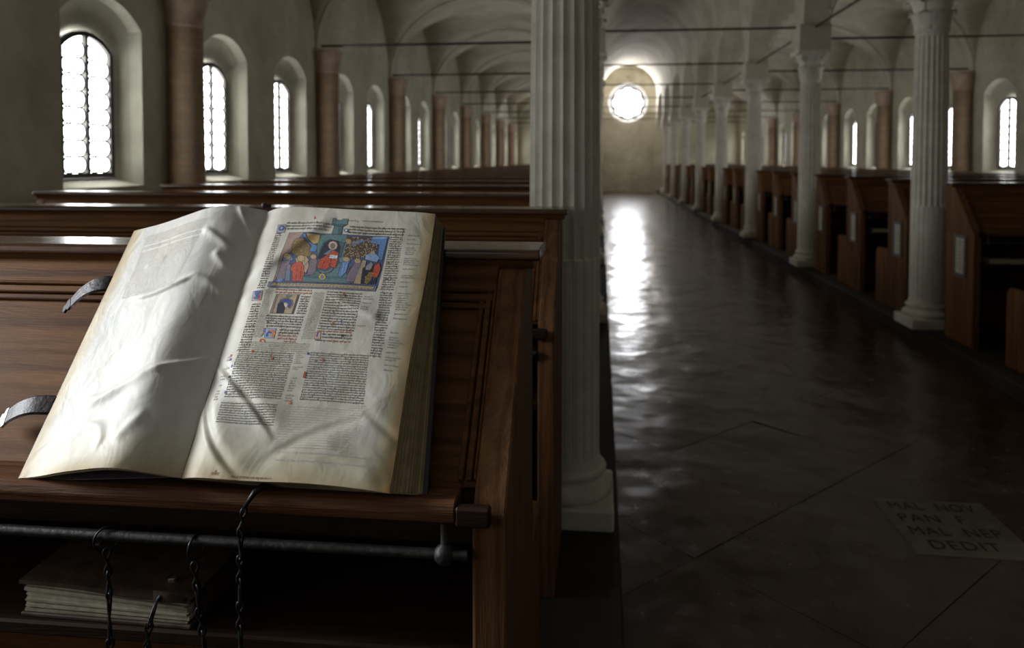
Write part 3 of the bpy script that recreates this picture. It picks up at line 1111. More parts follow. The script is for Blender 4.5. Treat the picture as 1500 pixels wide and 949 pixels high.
# ================================================================== closed books lying on shelves
def closed_book(name, loc, w, d, h0, h1, rot, label, group, pale=True, clasps=False):
    """spine away from the viewer; h0, h1: thickness at either end"""
    o = empty(name, loc)
    o.rotation_euler.z = rot
    tag(o, label, 'book', group)
    nl = 16
    mb, val = MB(), []
    for k in range(nl):
        a, b = k / nl, (k + 1) / nl
        j = [random.uniform(-0.004, 0.003) for _ in range(4)]
        z = lambda f, t: 0.007 + (h0 + (h1 - h0) * f) * t
        x0, x1 = 0.004 + j[0], w - 0.004 + j[1]
        ya, yb = 0.004 + j[2], d - 0.004
        mb.add([(x0, ya, z(0, a)), (x1, ya, z(1, a)), (x1, yb, z(1, a)), (x0, yb, z(0, a)),
                (x0, ya, z(0, b)), (x1, ya, z(1, b)), (x1, yb, z(1, b)), (x0, yb, z(0, b))],
               [(3, 2, 1, 0), (4, 5, 6, 7), (0, 1, 5, 4), (1, 2, 6, 5), (2, 3, 7, 6), (3, 0, 4, 7)])
        val += [random.uniform(0, 1)] * 8
    me = mb.mesh('page_block', M['block_pale'] if pale else M['block'])
    at = me.attributes.new('leaf', 'FLOAT', 'POINT')
    if len(me.vertices) == len(val): at.data.foreach_set('value', val)
    link('page_block', me, o)
    MB().box(-0.004, w + 0.003, -0.003, d + 0.004, 0.0, 0.0075).obj('lower_cover', M['leather_old'], o, bevel=0.002)
    mb = MB()
    nx = 10
    for f in range(nx + 1):
        t = f / nx
        zz = 0.007 + h0 + (h1 - h0) * t + 0.003 * sin(5 * t) ** 2
        for y, dz in ((-0.003, 0), (d * 0.5, 0.006), (d + 0.004, 0)):
            mb.v += [(-0.005 + t * (w + 0.009), y, zz + dz), (-0.005 + t * (w + 0.009), y, zz + dz + 0.007)]
    for f in range(nx):
        for q in range(2):
            b = f * 6 + q * 2
            mb.f += [(b, b + 6, b + 8, b + 2), (b + 1, b + 3, b + 9, b + 7)]
        mb.f += [(f * 6, f * 6 + 1, f * 6 + 7, f * 6 + 6), (f * 6 + 4, f * 6 + 10, f * 6 + 11, f * 6 + 5)]
    mb.f += [(0, 2, 3, 1), (2, 4, 5, 3), (nx * 6, nx * 6 + 1, nx * 6 + 3, nx * 6 + 2), (nx * 6 + 2, nx * 6 + 3, nx * 6 + 5, nx * 6 + 4)]
    uc = mb.obj('upper_cover', M['leather_old'], o, smooth=True, angle=40)
    if clasps:
        MB().box(w - 0.006, w + 0.007, 0.020, d, 0.004, 0.010 + h1).obj('spine', M['leather_old'], o, bevel=0.003)  # added leather piece, its dark colour stands in for shade under the cover
        for cxx, cy, s in ((w * 0.155, 0.11, 1.0), (w * 0.80, 0.035, 0.9)):
            zz = 0.014 + h0 + (h1 - h0) * cxx / w + 0.004
            cl = MB().prism_z([(0, 0), (0.012 * s, 0.002), (0.014 * s, 0.009), (0.007 * s, 0.015), (-0.001, 0.010)], zz - 0.002, zz + 0.006)
            cl.v = [(x + cxx, y + cy, z) for x, y, z in cl.v]
            cl.obj('clasp', M['silver'], uc, bevel=0.001)
        fl = MB()
        for i in range(9):
            t = i / 8
            xx = w * 0.80 + t * 0.055
            for wd in (-0.5, 0.5):
                fl.v.append((xx, -0.006 - 0.006 * sin(pi * t), 0.010 + h1 + 0.010 + wd * 0.022 * (1 - 0.4 * t) + 0.004 * sin(pi * t)))
                fl.v.append((xx, -0.003 - 0.006 * sin(pi * t), 0.010 + h1 + 0.010 + wd * 0.022 * (1 - 0.4 * t) + 0.004 * sin(pi * t)))
        for i in range(8):
            b = i * 4
            fl.f += [(b, b + 4, b + 6, b + 2), (b + 1, b + 3, b + 7, b + 5), (b + 2, b + 6, b + 7, b + 3), (b, b + 1, b + 5, b + 4)]
        fl.obj('strap', M['leather_old'], o, smooth=True, angle=40)
    return o


SHELF = 0.637
closed_book('shelf_book', (-0.985, 1.170, SHELF), 0.305, 0.235, 0.050, 0.034, -0.02,
            'old brown leather book with pale page edges lying on the shelf under the open book', 'closed books on desk shelves', True, True)
yb = lambda k: YR0 + PITCH * k
for k, xx, w, h, lab in ((4, 2.905, 0.26, 0.034, 'white parchment book lying on the shelf of the nearest whole desk across the aisle'),
                         (5, 2.93, 0.27, 0.040, 'white parchment book lying on the shelf of the second whole desk across the aisle'),
                         (6, 2.92, 0.26, 0.036, 'pale book lying on the shelf of the third whole desk across the aisle')):
    closed_book('shelf_book', (xx, yb(k) - 0.29, SHELF), w, 0.21, h, h, 0.0, lab, 'closed books on desk shelves', True)

# ================================================================== the open book
# page frame: X along the desk, F up the slope, NV out of the page
AL = radians(50)
P0 = np.array([0.0, 1.11305, 0.898])
EV = np.array([1.0, 0, 0])
FV = np.array([0, cos(AL), sin(AL)])
NV = np.array([0, -sin(AL), cos(AL)])


def loc(x, s, t):
    x, s, t = np.broadcast_arrays(np.asarray(x, float), np.asarray(s, float), np.asarray(t, float))
    return P0 + x[..., None] * EV + s[..., None] * FV + t[..., None] * NV


def creases(u, v, L, aspect):
    """folds in the parchment: (u0, v0, u1, v1, sharp width, soft width, height, bow)"""
    h = np.zeros_like(u)
    for u0, v0, u1, v1, w1, w2, amp, bow in L:
        ax, ay, bx, by = u0, v0 * aspect, u1, v1 * aspect
        dx, dy = bx - ax, by - ay
        l = hypot(dx, dy)
        dx, dy = dx / l, dy / l
        px, py = u - ax, v * aspect - ay
        t = (px * dx + py * dy) / l
        d = px * -dy + py * dx - bow * 4 * t * (1 - t)
        win = np.clip(np.minimum(t + 0.15, 1.15 - t) / 0.3, 0, 1)
        win = win * win * (3 - 2 * win)
        w = np.where(d > 0, w2, w1)
        if amp > 0: h += amp * win * np.exp(-(d / w) ** 2)
        else:                                   # sunk fold between two low swellings
            W = np.where(d > 0, w2 * 1.5, w1 * 3)
            h += -amp * win * (np.exp(-(d / W) ** 2) - np.exp(-(d / np.minimum(w, 0.03)) ** 2))
    return h


RC = [(0.03, 0.36, 0.40, 0.15, 0.014, 0.08, -0.0055, 0.01),
      (0.02, 0.22, 0.28, 0.02, 0.016, 0.09, -0.0060, -0.03),
      (0.42, 0.075, 0.84, 0.21, 0.060, 0.022, -0.0030, 0.02),
      (0.09, 0.72, 0.40, 0.95, 0.035, 0.05, 0.0038, -0.01),
      (0.83, 0.23, 1.00, 0.15, 0.02, 0.05, -0.0022, 0.0),
      (0.54, 0.62, 0.80, 0.55, 0.015, 0.04, 0.0035, 0.0),
      (0.66, 0.12, 0.92, 0.03, 0.03, 0.05, 0.0020, 0.0),
      (0.02, 0.60, 0.20, 0.66, 0.03, 0.05, 0.0025, 0.0)]


def right_page(u, v):
    u = np.asarray(u, float)
    v = np.asarray(v, float)
    xl, sl = -0.6765 + (-0.6840 + 0.6765) * v, 0.0205 + (0.5555 - 0.0205) * v
    xr, sr = -0.3267 + 0.0006 * v, 0.0109 + (0.5443 - 0.0109) * v
    wob = 0.0018 * np.sin(9 * v + 1) * np.clip((u - 0.6) / 0.4, 0, 1)
    x = xl + (xr - xl) * u + wob
    s = sl + (sr - sl) * u + 0.0016 * np.sin(7 * u) * (np.where(v > 0.5, v, v - 1))
    g = np.clip(u / 0.17, 0, 1)
    t = -0.017 * (1 - g) ** 2.2 + 0.004 * np.sin(pi * np.clip(u, 0, 1)) - 0.004 * np.clip((u - 0.85) / 0.15, 0, 1) ** 2
    t = t + creases(u, v, RC, 1.53)
    t = t + 0.0011 * np.sin(11 * u + 3 * v) * np.sin(8 * v + 2) + 0.0006 * np.sin(23 * u - 9 * v) * np.sin(19 * v)
    return loc(x, s, t)


LC = [(0.74, 0.255, 0.36, 0.315, 0.02, 0.05, 0.0024, 0.02),
      (0.70, 0.235, 0.33, 0.345, 0.015, 0.04, 0.0026, 0.0),
      (0.05, 0.385, 0.33, 0.33, 0.025, 0.02, 0.0055, -0.01),
      (0.70, 0.645, 0.31, 0.69, 0.03, 0.016, 0.0042, 0.03),
      (0.31, 0.69, 0.08, 0.62, 0.025, 0.03, 0.0050, -0.02),
      (0.35, 0.90, 0.13, 0.81, 0.02, 0.03, 0.0040, 0.0),
      (0.17, 1.00, 0.04, 0.88, 0.02, 0.02, 0.0040, 0.0),
      (0.22, 0.79, 0.06, 0.71, 0.03, 0.03, 0.0045, 0.01),
      (0.64, 0.16, 0.50, 0.08, 0.03, 0.03, 0.0024, -0.04),
      (0.40, 0.10, 0.28, 0.18, 0.03, 0.04, 0.0030, 0.0),
      (0.74, 0.79, 0.60, 0.81, 0.02, 0.03, 0.0018, 0.0)]
HU = np.array([0.0, 0.06, 0.14, 0.22, 0.30, 0.40, 0.52, 0.66, 0.82, 1.0])
HT = np.array([-0.017, -0.010, 0.001, 0.010, 0.0145, 0.0125, 0.004, -0.008, -0.021, -0.032])


def left_page(u, v, lift=True):
    """u runs from the gutter outward"""
    u = np.asarray(u, float)
    v = np.asarray(v, float)
    xg, sg = -0.6775 + (-0.6845 + 0.6775) * v, 0.022 + (0.560 - 0.022) * v
    xo, so = -0.9685 + 0.0015 * v, 0.0125 + (0.5150 - 0.0125) * v
    x = xg + (xo - xg) * u
    s = sg + (so - sg) * u
    # smooth interpolation of the cross profile
    i = np.clip(np.searchsorted(HU, u, side='right') - 1, 0, len(HU) - 2)
    h = HU[i + 1] - HU[i]
    m = np.gradient(HT, HU)
    q = (u - HU[i]) / h
    t = (2 * q ** 3 - 3 * q ** 2 + 1) * HT[i] + (q ** 3 - 2 * q ** 2 + q) * h * m[i] + (-2 * q ** 3 + 3 * q ** 2) * HT[i + 1] + (q ** 3 - q ** 2) * h * m[i + 1]
    # the crest wanders: nearer the gutter at the head
    t = t + 0.006 * np.exp(-((u - 0.33) / 0.12) ** 2) * np.exp(-((v - 0.25) / 0.22) ** 2)
    t = t + 0.005 * np.exp(-((u - 0.12) / 0.09) ** 2) * np.exp(-((v - 0.85) / 0.2) ** 2)
    t = t + 0.016 * np.exp(-v / 0.06) * np.sin(pi * np.clip((u - 0.05) / 0.9, 0, 1)) ** 1.3
    t = t + creases(u, v, LC, 1.8)
    t = t + 0.0010 * np.sin(9 * u + 5 * v) * np.sin(7 * v + 1) + 0.0005 * np.sin(21 * u + 7 * v) * np.sin(17 * v + 2)
    return loc(x, s, t)


def surf_mesh(name, fn, nu, nv, mat, thick=0.0):
    U, V = np.meshgrid(np.linspace(0, 1, nu), np.linspace(0, 1, nv))
    P = fn(U.ravel(), V.ravel())
    uvs = np.stack([U.ravel(), V.ravel()], 1)
    i, j = np.meshgrid(np.arange(nu - 1), np.arange(nv - 1))
    a = (j * nu + i).ravel()
    F = np.stack([a, a + 1, a + nu + 1, a + nu], 1)
    me = bpy.data.meshes.new(name)
    me.from_pydata(P.tolist(), [], F.tolist())
    uvl = me.uv_layers.new(name='UVMap')
    li = np.empty(len(me.loops), int)
    me.loops.foreach_get('vertex_index', li)
    uvl.data.foreach_set('uv', uvs[li].ravel())
    me.polygons.foreach_set('use_smooth', [True] * len(me.polygons))
    me.materials.append(mat)
    return me


book = empty('open_book', (-0.65, 1.16, 0.89))
tag(book, 'large open parchment manuscript with a painted miniature, propped on the nearest desk slope', 'book')
BOFF = Vector(book.location)


def bobj(name, me, parent=None):
    """mesh given in world metres, parented to the book"""
    o = link(name, me, parent or book)
    if parent is None or parent is book: o.location = -BOFF
    return o


rp = bobj('right_page', surf_mesh('right_page', right_page, 130, 190, M['page']))
tag(rp, 'page with two columns of small script and a painted scene')
lp = bobj('left_page', surf_mesh('left_page', left_page, 130, 190, M['page_blank']))
tag(lp, 'almost blank cockled page')

# ---- block of leaves under the right page
top = [right_page(*p) for p in ((0.0, 0.0), (0.30, 0.0), (0.65, 0.0), (1.0, 0.0), (1.0, 0.35), (1.0, 0.7), (1.0, 1.0), (0.6, 1.0), (0.2, 1.0), (0.0, 1.0))]
low = [loc(*p) for p in ((-0.662, 0.0270, -0.040), (-0.55, 0.0210, -0.040), (-0.40, 0.0195, -0.040), (-0.280, 0.0195, -0.040),
                         (-0.292, 0.195, -0.040), (-0.305, 0.37, -0.040), (-0.316, 0.536, -0.040), (-0.45, 0.540, -0.040), (-0.60, 0.545, -0.040), (-0.668, 0.552, -0.040))]
NL = 44
mb, val = MB(), []
for k in range(NL):
    a = 0.03 + (k + 0.06) / NL * 0.967
    b = 0.03 + (k + 0.94) / NL * 0.967
    jx, js, jt = random.gauss(0, 0.0011), random.gauss(0, 0.0010), random.uniform(0, 0.0012)
    wv = [random.gauss(0, 0.0007) for _ in top]
    ring = []
    for c in (a, b):
        for q, (T, B) in enumerate(zip(top, low)):
            # leaves bulge out a little at the fore-edge
            p = T + (B - T) * c
            out = q in (3, 4, 5, 6)
            p = p + EV * ((jx + wv[q] - 0.001) if out else 0) + FV * ((js + 0.0015) if q in (0, 1, 2, 3) else (-0.001 if q > 5 else 0))
            ring.append(p)
    n = len(top)
    f = [(i, (i + 1) % n, n + (i + 1) % n, n + i) for i in range(n)] + [tuple(range(n))[::-1], tuple(range(n, 2 * n))]
    mb.add(ring, f)
    val += [random.betavariate(1.6, 2.2)] * (2 * n)
me = bpy.data.meshes.new('page_block')
me.from_pydata([tuple(p) for p in mb.v], [], mb.f)
bm = bmesh.new(); bm.from_mesh(me); bmesh.ops.recalc_face_normals(bm, faces=bm.faces); bm.to_mesh(me); bm.free()
at = me.attributes.new('leaf', 'FLOAT', 'POINT')
at.data.foreach_set('value', val)
me.materials.append(M['block'])
bobj('page_block', me)


def slab_between(name, pts, t0, t1, mat, bevel=0.002):
    """board: outline of (x, s) with underside t0 and top t1 (per point or one value)"""
    n = len(pts)
    t0 = t0 if hasattr(t0, '__len__') else [t0] * n
    t1 = t1 if hasattr(t1, '__len__') else [t1] * n
    mb = MB()
    mb.add([tuple(loc(x, s, t)) for (x, s), t in zip(pts, t0)] + [tuple(loc(x, s, t)) for (x, s), t in zip(pts, t1)],
           [tuple(range(n))[::-1], tuple(range(n, 2 * n))] + [(i, (i + 1) % n, n + (i + 1) % n, n + i) for i in range(n)])
    return bobj(name, mb.mesh(name, mat, bevel=bevel, seg=2))


slab_between('right_cover', [(-0.690, 0.0275), (-0.272, 0.0195), (-0.312, 0.541), (-0.700, 0.556)], -0.0475, -0.0405, M['leather'])
slab_between('left_cover', [(-0.9745, 0.0085), (-0.698, 0.0235), (-0.702, 0.556), (-0.9735, 0.5195)], [-0.0475, -0.036, -0.036, -0.0475], [-0.0375, -0.026, -0.026, -0.0375], M['leather'])
# spine and loose lower leaf between board and page
sp = MB()
sp.tube([tuple(loc(-0.694, 0.024, -0.034)), tuple(loc(-0.697, 0.29, -0.036)), tuple(loc(-0.701, 0.557, -0.034))], 0.013, 12)
bobj('spine', sp.mesh('spine', M['leather'], smooth=True, angle=50))
def under_leaf(u, v):
    w = np.asarray(v, float)
    P = left_page(u, v)
    uu = np.asarray(u, float)
    drop = (0.004 + 0.005 * np.exp(-w / 0.10)) * np.sin(pi * np.clip(uu, 0, 1)) ** 0.8 + 0.0012
    return P - NV * drop[..., None] - FV * 0.0006 + EV * (-0.0010 * uu)[..., None]
bobj('lower_leaf', surf_mesh('lower_leaf', under_leaf, 60, 60, M['page_blank']))
kn = MB()
for c, r in (((-0.689, 0.5640, -0.006), 0.0065), ((-0.680, 0.5660, -0.010), 0.0045)):
    P = loc(*c)
    kn.lathe([(0.001, P[2] - r)] + [(r * cos(t), P[2] + r * sin(t)) for t in [pi * (k / 6 - 0.5) for k in range(1, 6)]] + [(0.001, P[2] + r)], 10, P[0], P[1])
bobj('headband', kn.mesh('headband', M['leather'], smooth=True))

# ---- straps with clasps at the left board
def strap(path, width, clasp, lab):
    P = [loc(*p) for p in path]
    fine = []
    for i in range(len(P) - 1):
        for q in range(6):
            t = q / 6
            pa, pb, pc, pd = P[max(i - 1, 0)], P[i], P[i + 1], P[min(i + 2, len(P) - 1)]
            fine.append(0.5 * ((2 * pb) + (pc - pa) * t + (2 * pa - 5 * pb + 4 * pc - pd) * t * t + (3 * pb - pa - 3 * pc + pd) * t ** 3))
    fine.append(P[-1])
    mb = MB()
    for i, p in enumerate(fine):
        tv = fine[min(i + 1, len(fine) - 1)] - fine[max(i - 1, 0)]
        tv = tv / np.linalg.norm(tv)
        wv = FV - tv * (FV @ tv)
        wv = wv / np.linalg.norm(wv)
        nn = np.cross(wv, tv)
        if nn @ NV < 0: nn = -nn
        for a, b in ((-1, -1), (-0.8, 1), (0.8, 1), (1, -1)):
            mb.v.append(tuple(p + wv * a * width / 2 + nn * b * 0.0016))
    m = len(fine)
    for i in range(m - 1):
        for k in range(4):
            a, b = i * 4 + k, i * 4 + (k + 1) % 4
            mb.f.append((a, b, b + 4, a + 4))
    mb.f += [(0, 3, 2, 1), tuple((m - 1) * 4 + k for k in range(4))]
    o = bobj('strap', mb.mesh('strap', M['leather'], smooth=True, angle=40))
    p, tv = fine[-1], fine[-1] - fine[-3]
    tv = tv / np.linalg.norm(tv)
    wv = FV - tv * (FV @ tv)
    wv = wv / np.linalg.norm(wv)
    nn = np.cross(wv, tv)
    if nn @ NV < 0: nn = -nn
    pts = [(-0.006, -0.5), (0.003, -0.55), (0.006, -0.30), (0.014, -0.38), (0.018, 0.0), (0.012, 0.40), (0.005, 0.32), (0.002, 0.55), (-0.007, 0.5)]
    mb = MB()
    for b in (-0.0022, 0.0026):
        for a, w in pts: mb.v.append(tuple(p + tv * a + wv * w * width * clasp[1] + nn * b))
    k = len(pts)
    mb.f = [tuple(range(k))[::-1], tuple(range(k, 2 * k))] + [(i, (i + 1) % k, k + (i + 1) % k, k + i) for i in range(k)]
    c = link('clasp', mb.mesh('clasp', clasp[0], bevel=0.0008), o)
    tag(c, lab)
    return o


strap([(-0.955, 0.392, -0.044), (-0.978, 0.391, -0.034), (-1.003, 0.384, -0.034), (-1.028, 0.372, -0.043), (-1.050, 0.352, -0.055)], 0.036, (M['iron'], 0.8), 'dark iron clasp')
strap([(-0.955, 0.142, -0.044), (-0.980, 0.142, -0.037), (-1.010, 0.139, -0.034), (-1.040, 0.132, -0.042), (-1.066, 0.122, -0.056)], 0.036, (M['silver'], 1.0), 'bright tin clasp')

# ---- writing: every pen stroke a small quad lying on the page
PW, PH = 0.349, 0.535


class Ink:
    def __init__(s, fn, lift):
        s.q, s.fn, s.lift = [], fn, lift

    def stroke(s, a, b, w, slant=0.0):
        """a, b: end points in page metres"""
        dx, dy = b[0] - a[0], b[1] - a[1]
        l = hypot(dx, dy) or 1e-6
        nx, ny = -dy / l * w / 2, dx / l * w / 2
        s.q.append((a[0] - nx, a[1] - ny, b[0] - nx, b[1] - ny, b[0] + nx, b[1] + ny, a[0] + nx, a[1] + ny))

    def line(s, x0, x1, y, h, w, gap=1.0, dens=1.0):
        """one line of Gothic book hand: minims, bowls, ascenders, word gaps"""
        x = x0
        adv = w * 2.1 * gap
        while x < x1 - adv:
            wl = random.randint(2, 8)
            for _ in range(wl):
                if x > x1 - adv: break
                r = random.random()
                hh = h * random.uniform(0.88, 1.08)
                sk = h * 0.10
                if r < 0.10:
                    s.stroke((x, y), (x + sk * 2, y + hh * 1.75), w)
                elif r < 0.17:
                    s.stroke((x + sk, y + hh), (x - sk, y - hh * 0.7), w)
                elif r < 0.45:
                    s.stroke((x, y), (x + sk, y + hh), w)
                    s.stroke((x - w * 0.2, y + hh * 0.95), (x + adv, y + hh * 0.8), w * 0.7)
                elif r < 0.70:
                    s.stroke((x, y + hh * 0.1), (x + sk, y + hh), w)
                    s.stroke((x, y + hh * 0.08), (x + adv * 0.9, y + hh * 0.15), w * 0.7)
                else:
                    s.stroke((x, y), (x + sk, y + hh), w)
                x += adv * random.uniform(0.85, 1.15)
            x += adv * random.uniform(0.5, 1.0) / dens

    def block(s, ul, ur, v_top, v_bot, n, h=0.52, w=0.11, gap=1.0, dens=1.0, skip=0.0, ul2=None, ur2=None, rag=0.0):
        pitch = (v_top - v_bot) / n
        for i in range(n):
            if random.random() < skip: continue
            t = i / max(1, n - 1)
            a = ul + ((ul2 if ul2 is not None else ul) - ul) * t
            b = ur + ((ur2 if ur2 is not None else ur) - ur) * t
            b -= rag * random.random() * (b - a)
            s.line(a * PW, b * PW, (v_top - (i + 1) * pitch) * PH, pitch * PH * h, pitch * PH * w, gap, dens)

    def mesh(s, name, mat):
        Q = np.array(s.q).reshape(-1, 4, 2)
        P = s.fn(np.clip(Q[..., 0] / PW, 0.002, 0.998).ravel(), np.clip(Q[..., 1] / PH, 0.002, 0.998).ravel()) + NV * s.lift
        me = bpy.data.meshes.new(name)
        F = np.arange(len(P)).reshape(-1, 4)
        me.from_pydata(P.tolist(), [], F.tolist())
        me.materials.append(mat)
        return me


ink = Ink(right_page, 0.00018)
red = Ink(right_page, 0.00018)
dim = Ink(right_page, 0.00016)
gho = Ink(right_page, 0.00014)
# commentary round the painting
ink.block(0.165, 0.435, 0.936, 0.897, 3, ur2=0.425)
ink.block(0.535, 0.855, 0.930, 0.892, 3)
ink.block(0.115, 0.152, 0.897, 0.645, 26, ul2=0.108, ur2=0.157)
ink.block(0.106, 0.158, 0.590, 0.412, 19, ul2=0.102, ur2=0.172)
ink.block(0.774, 0.848, 0.890, 0.665, 24, ul2=0.780, ur2=0.855, rag=0.1)
ink.block(0.782, 0.855, 0.660, 0.412, 26, ul2=0.800, ur2=0.864, rag=0.15)
# two columns of the main text
ink.block(0.365, 0.418, 0.626, 0.552, 8)
ink.block(0.205, 0.412, 0.547, 0.500, 5, ul2=0.222)
ink.block(0.300, 0.410, 0.499, 0.478, 2)
ink.block(0.502, 0.692, 0.650, 0.500, 15, ul2=0.498)
ink.block(0.530, 0.688, 0.490, 0.468, 2)
ink.block(0.500, 0.56, 0.466, 0.456, 1)
red.block(0.216, 0.424, 0.652, 0.630, 2, h=0.5, w=0.13)
red.block(0.300, 0.408, 0.478, 0.457, 2, h=0.5, w=0.13)
red.block(0.340, 0.405, 0.456, 0.447, 1, h=0.5, w=0.13)
red.block(0.50, 0.686, 0.500, 0.490, 1, h=0.5, w=0.13)
red.block(0.56, 0.686, 0.466, 0.456, 1, h=0.5, w=0.13)
red.block(0.60, 0.69, 0.510, 0.500, 1, h=0.5, w=0.13)
red.block(0.775, 0.785, 0.672, 0.664, 1, h=0.9, w=0.2)
# dense notes between and beside the columns
dim.block(0.432, 0.492, 0.640, 0.462, 30, ul2=0.425, ur2=0.488, h=0.6)
dim.block(0.160, 0.205, 0.640, 0.462, 30, ul2=0.165, ur2=0.215, h=0.6)
dim.block(0.120, 0.480, 0.448, 0.414, 5)
dim.block(0.420, 0.476, 0.414, 0.352, 9, rag=0.5, skip=0.2)
dim.block(0.425, 0.470, 0.345, 0.245, 12, rag=0.5, skip=0.45)
dim.block(0.700, 0.770, 0.640, 0.520, 14, rag=0.5, skip=0.35)
dim.block(0.868, 0.955, 0.900, 0.350, 62, ul2=0.880, ur2=0.965, rag=0.5, skip=0.38)
dim.block(0.055, 0.095, 0.415, 0.240, 18, rag=0.5, skip=0.6)
dim.block(0.50, 0.58, 0.955, 0.945, 1)
dim.block(0.60, 0.72, 0.957, 0.947, 1)
# lower half
ink.block(0.114, 0.412, 0.413, 0.250, 21, ur2=0.409)
ink.block(0.494, 0.796, 0.419, 0.252, 21, ul2=0.498, ur2=0.816)
ink.block(0.108, 0.400, 0.236, 0.166, 9, ul2=0.116, ur2=0.406, w=0.09)
gho.block(0.43, 0.74, 0.235, 0.10, 17)
gho.block(0.745, 0.83, 0.250, 0.095, 20, rag=0.2)
gho.block(0.45, 0.92, 0.095, 0.060, 3, skip=0.3)
brn = Ink(right_page, 0.00016)
brn.block(0.17, 0.22, 0.026, 0.010, 1, h=0.5, w=0.12)
brn.block(0.27, 0.46, 0.022, 0.006, 1, h=0.4, w=0.1)
for nm, k, mt in (('script', ink, M['ink']), ('red_script', red, M['red_ink']), ('faded_script', dim, M['faint_ink']),
                  ('offset_script', gho, M['ghost_ink']), ('brown_script', brn, M['brown_ink'])):
    tag(link(nm, k.mesh(nm, mt), rp), kind='stuff')
gl = Ink(left_page, 0.00016)
gl.block(0.36, 0.86, 0.955, 0.66, 36, ul2=0.42, ur2=0.84, skip=0.1)
gl.block(0.10, 0.34, 0.975, 0.935, 5, skip=0.2)
tag(link('offset_script', gl.mesh('offset_script', M['ghost_ink']), lp), kind='stuff')

# ---- painted scene and initials: flat patches of pigment on the page
PIG = dict(blue=(0.060, 0.085, 0.17), teal=(0.095, 0.17, 0.18), dkteal=(0.055, 0.11, 0.12), pinkrock=(0.25, 0.17, 0.14), gold_brown=(0.19, 0.125, 0.05),
           gold=(0.42, 0.29, 0.11), sky=(0.10, 0.19, 0.38), skypale=(0.22, 0.32, 0.52), mauve=(0.19, 0.14, 0.17), steel=(0.14, 0.17, 0.24), tan=(0.36, 0.27, 0.18),
           red=(0.44, 0.065, 0.032), deep=(0.022, 0.025, 0.045), pink=(0.52, 0.33, 0.26), olive=(0.15, 0.14, 0.09), white=(0.72, 0.69, 0.64), brown=(0.085, 0.055, 0.035),
           gray=(0.26, 0.26, 0.29), ultra=(0.045, 0.07, 0.26), leaf=(0.12, 0.17, 0.12), orange=(0.55, 0.16, 0.04), parch=(0.66, 0.64, 0.58), darkline=(0.03, 0.03, 0.035))
